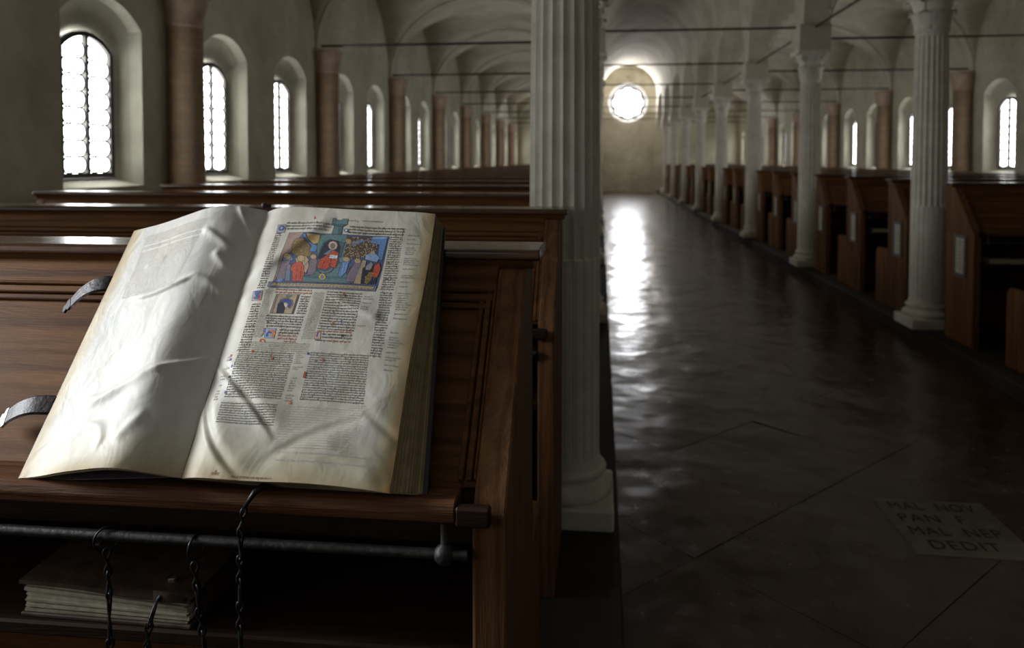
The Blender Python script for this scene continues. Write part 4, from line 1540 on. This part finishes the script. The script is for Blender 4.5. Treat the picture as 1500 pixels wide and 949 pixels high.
MINI=[
('blue',[(0.1949,0.8826),(0.7683,0.8872),(0.7586,0.6695),(0.1857,0.6721)]),
('teal',[(0.4003,0.8842),(0.5331,0.8852),(0.548,0.7451),(0.6294,0.681),(0.352,0.6773),(0.4254,0.7436)]),
('pinkrock',[(0.1949,0.8826),(0.2857,0.8832),(0.2691,0.8596),(0.2409,0.8425),(0.2443,0.802),(0.2023,0.7735),(0.1957,0.6776),(0.1857,0.6721),(0.186,0.7593)]),
('gold_brown',[(0.2449,0.7927),(0.236,0.8305),(0.252,0.8547),(0.29,0.855),(0.3289,0.8361),(0.3583,0.8079),(0.3546,0.7845),(0.3083,0.7747)]),
('gold',[(0.3009,0.877),(0.3803,0.8776),(0.3837,0.8416),(0.354,0.8364),(0.3154,0.8552)]),
('sky',[(0.2771,0.8718),(0.2943,0.877),(0.3251,0.8457),(0.3826,0.8271),(0.3789,0.8035),(0.3411,0.8031),(0.3449,0.8268)]),
('mauve',[(0.1986,0.7596),(0.2497,0.7647),(0.2414,0.7232),(0.244,0.6871),(0.1969,0.6821)]),
('sky',[(0.2014,0.7829),(0.2457,0.7903),(0.262,0.7649),(0.2071,0.762)]),
('sky',[(0.2114,0.6912),(0.2346,0.6871),(0.2314,0.6727),(0.1949,0.6723)]),
('steel',[(0.234,0.7415),(0.2551,0.7509),(0.278,0.6786),(0.2474,0.6782)]),
('tan',[(0.2709,0.7742),(0.3297,0.7842),(0.3551,0.7659),(0.3454,0.7427),(0.3277,0.7243),(0.3217,0.7564),(0.2843,0.7559)]),
('red',[(0.2583,0.728),(0.2677,0.7511),(0.3074,0.7608),(0.3331,0.7427),(0.35,0.7064),(0.3511,0.6796),(0.2903,0.6788),(0.2791,0.7146)]),
('mauve',[(0.3569,0.7613),(0.3763,0.7846),(0.4017,0.7663),(0.4074,0.7252),(0.4017,0.707),(0.3651,0.7066)]),
('tan',[(0.336,0.7427),(0.3509,0.7613),(0.3637,0.743),(0.3574,0.711),(0.3417,0.72)]),
('dkteal',[(0.3797,0.8703),(0.5266,0.8764),(0.5311,0.8523),(0.5266,0.8096),(0.5249,0.7585),(0.4929,0.7263),(0.4351,0.7166),(0.4074,0.7252),(0.4,0.771),(0.386,0.8177)]),
('teal',[(0.3866,0.8776),(0.53,0.8852),(0.5423,0.8669),(0.5297,0.8477),(0.44,0.8612),(0.4071,0.8465),(0.3991,0.799),(0.3966,0.7803),(0.3763,0.8271)]),
('deep',[(0.4151,0.8418),(0.4414,0.8573),(0.4929,0.8544),(0.5109,0.8284),(0.5157,0.7861),(0.468,0.7625),(0.4014,0.7756),(0.4066,0.8132)]),
('steel',[(0.4611,0.8183),(0.5017,0.8093),(0.4723,0.7857),(0.4257,0.7945)]),
('pink',[(0.4617,0.8527),(0.4823,0.8481),(0.4946,0.834),(0.4906,0.8197),(0.4726,0.8138),(0.4514,0.8193),(0.4383,0.8335),(0.4434,0.8478)]),
('olive',[(0.4634,0.8446),(0.4751,0.8413),(0.4829,0.832),(0.4803,0.821),(0.47,0.8175),(0.4597,0.8222),(0.4523,0.8325),(0.4554,0.8421)]),
('red',[(0.4723,0.8129),(0.5094,0.8047),(0.514,0.7815),(0.5129,0.7401),(0.4806,0.7442),(0.4609,0.7305),(0.4094,0.7366),(0.4154,0.7712),(0.456,0.7971)]),
('white',[(0.466,0.795),(0.5103,0.793),(0.5091,0.7778),(0.4611,0.7785)]),
('steel',[(0.412,0.7298),(0.4631,0.7236),(0.4883,0.7398),(0.4711,0.7535),(0.502,0.7354),(0.4886,0.7217),(0.4483,0.7144)]),
('teal',[(0.3434,0.6996),(0.5854,0.7049),(0.6174,0.6808),(0.352,0.6773)]),
('gold',[(0.4477,0.7158),(0.4643,0.7125),(0.4743,0.7012),(0.4703,0.69),(0.4551,0.6863),(0.4394,0.6915),(0.4306,0.702),(0.4354,0.7119)]),
('steel',[(0.4491,0.7086),(0.4606,0.7034),(0.4611,0.6922),(0.4483,0.6934),(0.4426,0.7032)]),
('brown',[(0.5303,0.8741),(0.6663,0.8824),(0.664,0.8584),(0.7134,0.8493),(0.7091,0.8209),(0.6566,0.79),(0.5849,0.7822),(0.5389,0.791),(0.542,0.8193),(0.5531,0.843)]),
('sky',[(0.5649,0.8455),(0.608,0.8674),(0.658,0.868),(0.636,0.8581),(0.5794,0.8385)]),
('tan',[(0.5374,0.862),(0.5577,0.8573),(0.5654,0.8432),(0.5397,0.8453)]),
('sky',[(0.6754,0.8835),(0.7594,0.8856),(0.7569,0.8496),(0.7534,0.784),(0.7246,0.7884),(0.7226,0.8494),(0.6646,0.8559)]),
('skypale',[(0.6591,0.8016),(0.6974,0.8183),(0.738,0.7954),(0.7286,0.7744),(0.6617,0.783)]),
('steel',[(0.5171,0.7815),(0.5451,0.791),(0.5849,0.7822),(0.5849,0.7637),(0.5294,0.7632)]),
('sky',[(0.5403,0.7679),(0.5786,0.773),(0.5783,0.7273),(0.556,0.7022),(0.5357,0.7088)]),
('brown',[(0.5906,0.7456),(0.6151,0.7549),(0.616,0.7232),(0.5871,0.7183)]),
('mauve',[(0.5871,0.7183),(0.614,0.7687),(0.6523,0.7738),(0.6509,0.7281),(0.6274,0.6875),(0.5883,0.6871)]),
('tan',[(0.65,0.7805),(0.6711,0.7785),(0.6714,0.6815),(0.6294,0.681)]),
('deep',[(0.6606,0.7464),(0.7129,0.7651),(0.7243,0.6845),(0.6677,0.6837)]),
('gray',[(0.6731,0.7556),(0.6977,0.7752),(0.7117,0.7651),(0.702,0.7401),(0.6766,0.7398)]),
('gold_brown',[(0.6834,0.7105),(0.698,0.7332),(0.7206,0.729),(0.7191,0.702),(0.7011,0.6819),(0.6871,0.6883)]),
('red',[(0.7174,0.7608),(0.7409,0.7747),(0.7557,0.7474),(0.7466,0.7113),(0.7166,0.7154)]),
('deep',[(0.73,0.7066),(0.7454,0.7158),(0.7454,0.6846),(0.7303,0.6845)]),
('teal',[(0.4414,0.8844),(0.4451,0.9198),(0.4291,0.9257),(0.4269,0.9546),(0.4429,0.9547),(0.4471,0.9482),(0.4806,0.9485),(0.4823,0.955),(0.5154,0.9553),(0.516,0.9277),(0.4951,0.9192),(0.4983,0.8849)]),
('dkteal',[(0.4354,0.9296),(0.5123,0.9291),(0.4934,0.9192),(0.4466,0.9198)]),
('dkteal',[(0.4711,0.919),(0.4951,0.9192),(0.4983,0.8849),(0.4794,0.8848)]),
('steel',[(0.1629,0.6717),(0.7546,0.6796),(0.7514,0.6575),(0.1663,0.6497)]),
('tan',[(0.1837,0.6695),(0.742,0.6758),(0.7397,0.6627),(0.1803,0.6561)]),
('gray',[(0.0909,0.6337),(0.1443,0.6346),(0.1523,0.5985),(0.0971,0.5976)]),
('ultra',[(0.102,0.6322),(0.1343,0.6337),(0.1397,0.6271),(0.1269,0.6214),(0.1377,0.609),(0.13,0.6034),(0.1097,0.6031),(0.104,0.6103),(0.1183,0.6124),(0.106,0.6231)]),
('red',[(0.132,0.6216),(0.144,0.62),(0.1443,0.611),(0.1457,0.6002),(0.1357,0.5964),(0.1303,0.6053),(0.1386,0.609)]),
('tan',[(0.2246,0.6246),(0.3514,0.6265),(0.3423,0.551),(0.2209,0.5505)]),
('pinkrock',[(0.2246,0.6246),(0.2346,0.6249),(0.2331,0.5507),(0.2209,0.5505)]),
('brown',[(0.3423,0.6264),(0.3523,0.6265),(0.348,0.5511),(0.3383,0.551)]),
('leaf',[(0.2806,0.6237),(0.3154,0.6241),(0.316,0.6171),(0.298,0.6112),(0.2809,0.6165)]),
('mauve',[(0.2486,0.5855),(0.2554,0.6053),(0.2874,0.613),(0.3209,0.6045),(0.3317,0.5897),(0.3237,0.5725),(0.3137,0.5724),(0.3169,0.5895),(0.2931,0.5988),(0.2689,0.5965),(0.2614,0.5786)]),
('ultra',[(0.2543,0.5839),(0.2617,0.6017),(0.2891,0.6083),(0.3149,0.6007),(0.3229,0.5895),(0.3171,0.5766),(0.3049,0.5758),(0.3069,0.5892),(0.2889,0.5968),(0.2703,0.5929),(0.2631,0.5805)]),
('deep',[(0.252,0.5714),(0.2486,0.5855),(0.2646,0.5946),(0.282,0.5889),(0.2931,0.572),(0.2926,0.5517),(0.2551,0.5517)]),
('white',[(0.2811,0.5915),(0.2974,0.588),(0.3051,0.5793),(0.2951,0.5755),(0.2849,0.5824)]),
('skypale',[(0.2229,0.4945),(0.2789,0.4955),(0.284,0.4601),(0.2309,0.4592)]),
('orange',[(0.2397,0.4897),(0.2737,0.4902),(0.2826,0.4752),(0.2789,0.4611),(0.268,0.4632),(0.2689,0.4784),(0.2514,0.4848),(0.2414,0.4796)]),
('ultra',[(0.234,0.4743),(0.2414,0.4853),(0.2594,0.4833),(0.268,0.475),(0.2569,0.4782),(0.246,0.4746),(0.248,0.4645),(0.2369,0.4644)]),
('tan',[(0.2454,0.4763),(0.2589,0.4764),(0.2617,0.4665),(0.2526,0.4653)]),
('red',[(0.2114,0.4538),(0.2206,0.4572),(0.236,0.4548),(0.2454,0.4443),(0.2374,0.4443),(0.2309,0.4514),(0.2197,0.4514),(0.2177,0.4446),(0.2103,0.4451)]),
('mauve',[(0.21,0.4961),(0.2203,0.4979),(0.222,0.4741),(0.2143,0.4638),(0.2097,0.4665),(0.2154,0.4775)]),
('pink',[(0.4906,0.4889),(0.5197,0.4888),(0.5243,0.4628),(0.4934,0.4621)]),
('ultra',[(0.5009,0.4875),(0.508,0.4876),(0.5069,0.4709),(0.4989,0.4706)]),
('ultra',[(0.6129,0.5414),(0.6191,0.5416),(0.6126,0.5353),(0.6194,0.5292),(0.6134,0.5298),(0.6057,0.5351)]),
('gray',[(0.1129,0.9198),(0.1614,0.9204),(0.1666,0.8843),(0.1183,0.8837)]),
('ultra',[(0.1234,0.91),(0.1337,0.9165),(0.1526,0.9137),(0.1597,0.9052),(0.154,0.894),(0.1371,0.8928),(0.1231,0.9001)]),
('gray',[(0.1326,0.9086),(0.1426,0.9107),(0.1491,0.9058),(0.1443,0.8989),(0.1349,0.8997)]),
('ultra',[(0.5043,0.9055),(0.5131,0.9115),(0.5283,0.9096),(0.5354,0.9018),(0.53,0.8945),(0.514,0.8948)]),
('parch',[(0.5114,0.9046),(0.518,0.9086),(0.5266,0.9056),(0.5257,0.8978),(0.5163,0.8977)]),
('red',[(0.3143,0.9579),(0.3231,0.959),(0.322,0.9514),(0.332,0.9521),(0.3266,0.946),(0.3177,0.9438),(0.3183,0.9509)]),
('gold',[(0.3291,0.7739),(0.3277,0.7657),(0.318,0.7606),(0.3034,0.7605),(0.2897,0.7654),(0.282,0.7735),(0.2831,0.7817),(0.2931,0.7869),(0.3077,0.787),(0.3214,0.782)]),
('tan',[(0.3186,0.772),(0.318,0.7674),(0.3129,0.7645),(0.3054,0.7643),(0.298,0.7671),(0.2937,0.7718),(0.2943,0.7764),(0.2994,0.7793),(0.3071,0.7793),(0.3146,0.7766)]),
('gold',[(0.3931,0.7812),(0.392,0.7747),(0.3843,0.7705),(0.3726,0.7703),(0.362,0.7742),(0.356,0.7808),(0.3571,0.7874),(0.3649,0.7915),(0.3763,0.7915),(0.3871,0.7877)]),
('tan',[(0.3851,0.7792),(0.3846,0.7756),(0.3803,0.7735),(0.3743,0.7734),(0.3686,0.7755),(0.3654,0.7791),(0.366,0.7825),(0.37,0.7849),(0.3763,0.7849),(0.382,0.7828)]),
('gold',[(0.2463,0.7796),(0.2451,0.7724),(0.2363,0.7679),(0.2231,0.7678),(0.2106,0.772),(0.2037,0.7791),(0.2049,0.7864),(0.2137,0.7909),(0.2269,0.791),(0.2394,0.7866)]),
('tan',[(0.2369,0.7776),(0.2363,0.7738),(0.2317,0.7714),(0.2249,0.7712),(0.2183,0.7736),(0.2146,0.7773),(0.2151,0.7813),(0.2197,0.7837),(0.2266,0.7837),(0.2334,0.7815)]),
('gold',[(0.5654,0.8551),(0.564,0.8494),(0.5571,0.8459),(0.5471,0.8459),(0.5377,0.8491),(0.5329,0.8547),(0.5343,0.8605),(0.5411,0.864),(0.5511,0.864),(0.5606,0.8608)]),
('tan',[(0.5583,0.8535),(0.5577,0.8506),(0.554,0.8486),(0.5486,0.8486),(0.5434,0.8503),(0.5409,0.8535),(0.5414,0.8566),(0.5454,0.8585),(0.5509,0.8585),(0.5557,0.8567)]),
('gold',[(0.5774,0.7789),(0.5757,0.7735),(0.5683,0.77),(0.5577,0.77),(0.548,0.7732),(0.5429,0.7785),(0.5446,0.784),(0.552,0.7874),(0.5626,0.7876),(0.5723,0.7844)]),
('tan',[(0.5697,0.7773),(0.5691,0.7744),(0.5651,0.7726),(0.5594,0.7724),(0.5543,0.7743),(0.5514,0.7773),(0.5523,0.7803),(0.5563,0.7822),(0.562,0.7822),(0.5671,0.7805)]),
('gold',[(0.6414,0.775),(0.6397,0.7695),(0.6323,0.7662),(0.6217,0.7661),(0.612,0.7693),(0.6071,0.7747),(0.6086,0.78),(0.6163,0.7834),(0.6269,0.7837),(0.6366,0.7803)]),
('tan',[(0.634,0.7735),(0.6331,0.7706),(0.6291,0.7686),(0.6234,0.7686),(0.6183,0.7703),(0.6154,0.7732),(0.6163,0.7764),(0.6203,0.7781),(0.626,0.7783),(0.6311,0.7764)]),
('tan',[(0.708,0.8137),(0.7069,0.8093),(0.7017,0.8067),(0.694,0.8065),(0.6871,0.8092),(0.6834,0.8136),(0.6846,0.8179),(0.6897,0.8207),(0.6974,0.8209),(0.7046,0.8181)]),
('skypale',[(0.69,0.802),(0.7194,0.8069),(0.7186,0.7884),(0.6954,0.7834)]),
('white',[(0.4646,0.7903),(0.4706,0.7913),(0.4691,0.7811),(0.464,0.7811)]),
('deep',[(0.4229,0.8203),(0.4177,0.8203),(0.4034,0.7873),(0.4089,0.786)]),
('brown',[(0.2929,0.7422),(0.2971,0.7422),(0.3129,0.6837),(0.308,0.6834)]),
('brown',[(0.3177,0.7425),(0.3223,0.7402),(0.3354,0.6883),(0.3311,0.6883)]),
('brown',[(0.4449,0.7761),(0.4489,0.7752),(0.4391,0.7393),(0.434,0.7401)]),
('brown',[(0.4757,0.7764),(0.4797,0.7756),(0.4769,0.7466),(0.472,0.7474)]),
('skypale',[(0.5511,0.7634),(0.5554,0.7634),(0.5583,0.7135),(0.5537,0.7143)]),
('skypale',[(0.5694,0.7637),(0.5731,0.7637),(0.5706,0.7227),(0.566,0.7235)]),
('steel',[(0.6214,0.7642),(0.6257,0.7642),(0.614,0.6919),(0.6091,0.6918)]),
('steel',[(0.6397,0.7645),(0.6434,0.7645),(0.6383,0.71),(0.6343,0.71)]),
('steel',[(0.3726,0.7614),(0.3766,0.7605),(0.3849,0.7069),(0.3806,0.7069)]),
('skypale',[(0.6794,0.8802),(0.7537,0.8832),(0.7526,0.8759),(0.6786,0.8729)]),
('dkteal',[(0.3503,0.6975),(0.4326,0.6985),(0.4326,0.6949),(0.3506,0.6939)]),
('dkteal',[(0.478,0.6991),(0.5834,0.7017),(0.5866,0.6981),(0.4794,0.6955)]),
('skypale',[(0.2151,0.6822),(0.2226,0.6825),(0.2209,0.6757),(0.2137,0.6756)]),
('gold',[(0.6474,0.7101),(0.6534,0.7102),(0.6546,0.6968),(0.6486,0.6968)])]

MS = 0.35 / PW                                # page width used when the outlines were taken


def pip(p, P):
    c = False
    for i in range(len(P)):
        (x0, y0), (x1, y1) = P[i - 1], P[i]
        if (y0 > p[1]) != (y1 > p[1]) and p[0] < (x1 - x0) * (p[1] - y0) / (y1 - y0) + x0: c = not c
    return c


bm = bmesh.new()
cl = bm.loops.layers.float_color.new('Col')


GU, GV = 0.009, 0.0065                        # cells shared by all patches


def patch(col, pts, lift):
    """polygon on the page, cut along one common grid so that it follows the cockling"""
    us = [p[0] for p in pts]; vs = [p[1] for p in pts]
    c = [min(0.8, q * 1.45 + 0.012) for q in PIG[col]]
    for i in range(math.floor(min(us) / GU), math.floor(max(us) / GU) + 1):
        S1 = clip_poly(list(pts), i * GU, (i + 1) * GU, -1, 2)
        if len(S1) < 3: continue
        for j in range(math.floor(min(q[1] for q in S1) / GV), math.floor(max(q[1] for q in S1) / GV) + 1):
            Q = clip_poly(S1, i * GU, (i + 1) * GU, j * GV, (j + 1) * GV)
            if len(Q) < 3: continue
            A = sum(Q[k - 1][0] * Q[k][1] - Q[k][0] * Q[k - 1][1] for k in range(len(Q)))
            if abs(A) < 1e-8: continue
            P = right_page(np.array([q[0] for q in Q]), np.array([q[1] for q in Q])) + NV * lift
            try: f = bm.faces.new([bm.verts.new(tuple(p)) for p in P])
            except ValueError: continue
            for l in f.loops: l[cl] = (*c, 1)


def outline_patch(pts, lift, w=0.0022):
    for i in range(len(pts)):
        (x0, y0), (x1, y1) = pts[i - 1], pts[i]
        l = hypot(x1 - x0, (y1 - y0) * 1.53) or 1e-6
        nx, ny = -(y1 - y0) * 1.53 / l * w / 2, (x1 - x0) / l * w / 2 / 1.53
        patch('darkline', [(x0 - nx, y0 - ny), (x1 - nx, y1 - ny), (x1 + nx, y1 + ny), (x0 + nx, y0 + ny)], lift)


def area_of(P):
    return abs(sum(P[k - 1][0] * P[k][1] - P[k][0] * P[k - 1][1] for k in range(len(P)))) / 2


boxes, depth = [], []
for c, P in MINI:
    bx = (min(p[0] for p in P), max(p[0] for p in P), min(p[1] for p in P), max(p[1] for p in P))
    d = 0
    for o, dd in zip(boxes, depth):
        if bx[0] < o[1] and o[0] < bx[1] and bx[2] < o[3] and o[2] < bx[3]: d = max(d, dd + 1)
    boxes.append(bx)
    depth.append(d)
LAYER = 0.00003
for (c, P), d in zip(MINI, depth):
    patch(c, P, 0.00022 + LAYER * d)
    if c not in ('blue', 'parch') and area_of(P) > 0.0006: outline_patch(P, 0.00022 + LAYER * (d + 0.5))
top_lift = 0.00022 + LAYER * (max(depth) + 1)
def dots(poly, n, col, r):
    us = [p[0] for p in poly]; vs = [p[1] for p in poly]
    m = 0
    while m < n:
        p = (random.uniform(min(us), max(us)), random.uniform(min(vs), max(vs)))
        if pip(p, poly):
            m += 1
            patch(col, [(p[0] + r * cos(a), p[1] + r * 0.65 * sin(a)) for a in [k * pi / 3 for k in range(6)]], top_lift)
crowd = [(0.5303, 0.8741), (0.6663, 0.8824), (0.7134, 0.8493), (0.7091, 0.8209), (0.6566, 0.79), (0.5849, 0.7822), (0.5389, 0.791)]
dots(crowd, 150, 'tan', 0.0036)
for c, P in MINI:
    if c == 'red' and area_of(P) > 0.002: dots(P, 16, 'tan', 0.0022)
    if c == 'gold_brown': dots(P, 14, 'gold', 0.003)
fr = [P for c, P in MINI if c == 'tan' and max(p[1] for p in P) < 0.69 and max(p[0] for p in P) > 0.7]
if fr:
    P = fr[0]
    for k in range(30):
        u = 0.185 + k * 0.0187
        patch('brown', [(u, 0.664), (u + 0.004, 0.664), (u + 0.009, 0.668), (u + 0.005, 0.668)], top_lift)
for u, v, c in ((0.07, 0.39, 'red'), (0.075, 0.375, 'ultra'), (0.098, 0.350, 'ultra'), (0.10, 0.315, 'ultra'), (0.105, 0.262, 'ultra'), (0.476, 0.405, 'ultra'), (0.185, 0.405, 'red'),
                (0.30, 0.385, 'red'), (0.56, 0.385, 'red'), (0.45, 0.236, 'orange'), (0.59, 0.63, 'red'), (0.565, 0.52, 'red'), (0.785, 0.705, 'mauve'), (0.63, 0.475, 'deep')):
    patch(c, [(u, v), (u + 0.009, v), (u + 0.009, v + 0.009), (u, v + 0.009)], top_lift)
patch('red', [(0.484, 0.325), (0.494, 0.325), (0.496, 0.347), (0.486, 0.347)], top_lift)
me = bpy.data.meshes.new('miniature')
bm.to_mesh(me)
bm.free()
me.materials.append(M['pigment'])
mi = link('miniature', me, rp)
tag(mi, 'painted scene with red and blue robed figures and small initials')

# ================================================================== chains
def link_mesh(L=0.046, w=0.0052, r=0.0021):
    """figure-eight link of twisted wire"""
    path = []
    n = 30
    for k in range(n):
        t = 2 * pi * k / n
        c = cos(t)
        ww = w * sin(2 * t) * (1.0 if abs(c) > 0.35 else 0.65)
        path.append((ww, 0.0016 * sin(t), -L / 2 + L / 2 * c))
    return MB().tube(path, r, 6, closed=True).mesh('chain_link', M['iron'], smooth=True)


LINK = link_mesh()


def chain(path, label, ring=None, hook=None):
    """links threaded along a hanging path of world points"""
    P = [Vector(p) for p in path]
    c = empty('book_chain', P[0])
    tag(c, label, 'chain', 'iron chains of the books')
    off = -P[0]
    seg = [(P[i + 1] - P[i]).length for i in range(len(P) - 1)]
    tot = sum(seg)
    step = 0.0375
    n = int(tot / step)

    def at(d):
        for i, l in enumerate(seg):
            if d <= l or i == len(seg) - 1: return P[i] + (P[i + 1] - P[i]) * (d / l)
            d -= l
    for k in range(n):
        a, b = at(k * step), at((k + 1) * step)
        o = link('chain_link', LINK, c, a + off + (a - b).normalized() * 0.004)
        o.rotation_mode = 'QUATERNION'
        q = (a - b).to_track_quat('Z', 'Y')
        from mathutils import Quaternion
        o.rotation_quaternion = q @ Quaternion((0, 0, 1), (0.5 if k % 2 else 0.5 + pi / 2) + random.uniform(-0.3, 0.3))
    if ring:
        rc, rr, tilt = ring
        pth = [(rr * cos(t) * cos(tilt), rr * cos(t) * sin(tilt), rr * sin(t)) for t in [2 * pi * k / 24 for k in range(24)]]
        link('ring', MB().tube(pth, 0.0019, 7, closed=True).mesh('ring', M['iron'], smooth=True), c, Vector(rc) + off)
    if hook:
        link('hook', MB().tube([Vector(h) + off for h in hook[0]], hook[1], 8).mesh('hook', M['iron'], smooth=True), c)
    return c


chain([(-0.800, 1.128, 0.783), (-0.797, 1.128, 0.73), (-0.797, 1.127, 0.68), (-0.795, 1.127, 0.53), (-0.794, 1.127, 0.44)],
      'dark iron chain hanging from a round ring on the rod, before the shelved book', ring=((-0.808, 1.140, 0.796), 0.020, 0.9))
chain([(-0.648, 1.126, 0.770), (-0.642, 1.126, 0.70), (-0.628, 1.126, 0.60), (-0.618, 1.126, 0.44)],
      'dark iron chain hanging from a narrow ring on the rod, between two other chains', ring=((-0.652, 1.140, 0.791), 0.0195, 1.35))
chain([(-0.558, 1.115, 0.868), (-0.563, 1.113, 0.83), (-0.565, 1.113, 0.72), (-0.566, 1.113, 0.58), (-0.566, 1.113, 0.44)],
      'long dark iron chain running down from the foot of the open book over the ledge',
      hook=([(-0.525, 1.160, 0.893), (-0.535, 1.142, 0.899), (-0.545, 1.126, 0.893), (-0.557, 1.115, 0.873)], [0.0035, 0.006, 0.005, 0.003]))
chain([(-0.731, 1.155, 0.690), (-0.733, 1.138, 0.672), (-0.734, 1.128, 0.62), (-0.735, 1.128, 0.44)],
      'short dark iron chain clipped to the corner of the shelved leather book',
      hook=([(-0.715, 1.160, 0.697), (-0.724, 1.157, 0.696), (-0.731, 1.150, 0.688)], [0.003, 0.005, 0.003]))
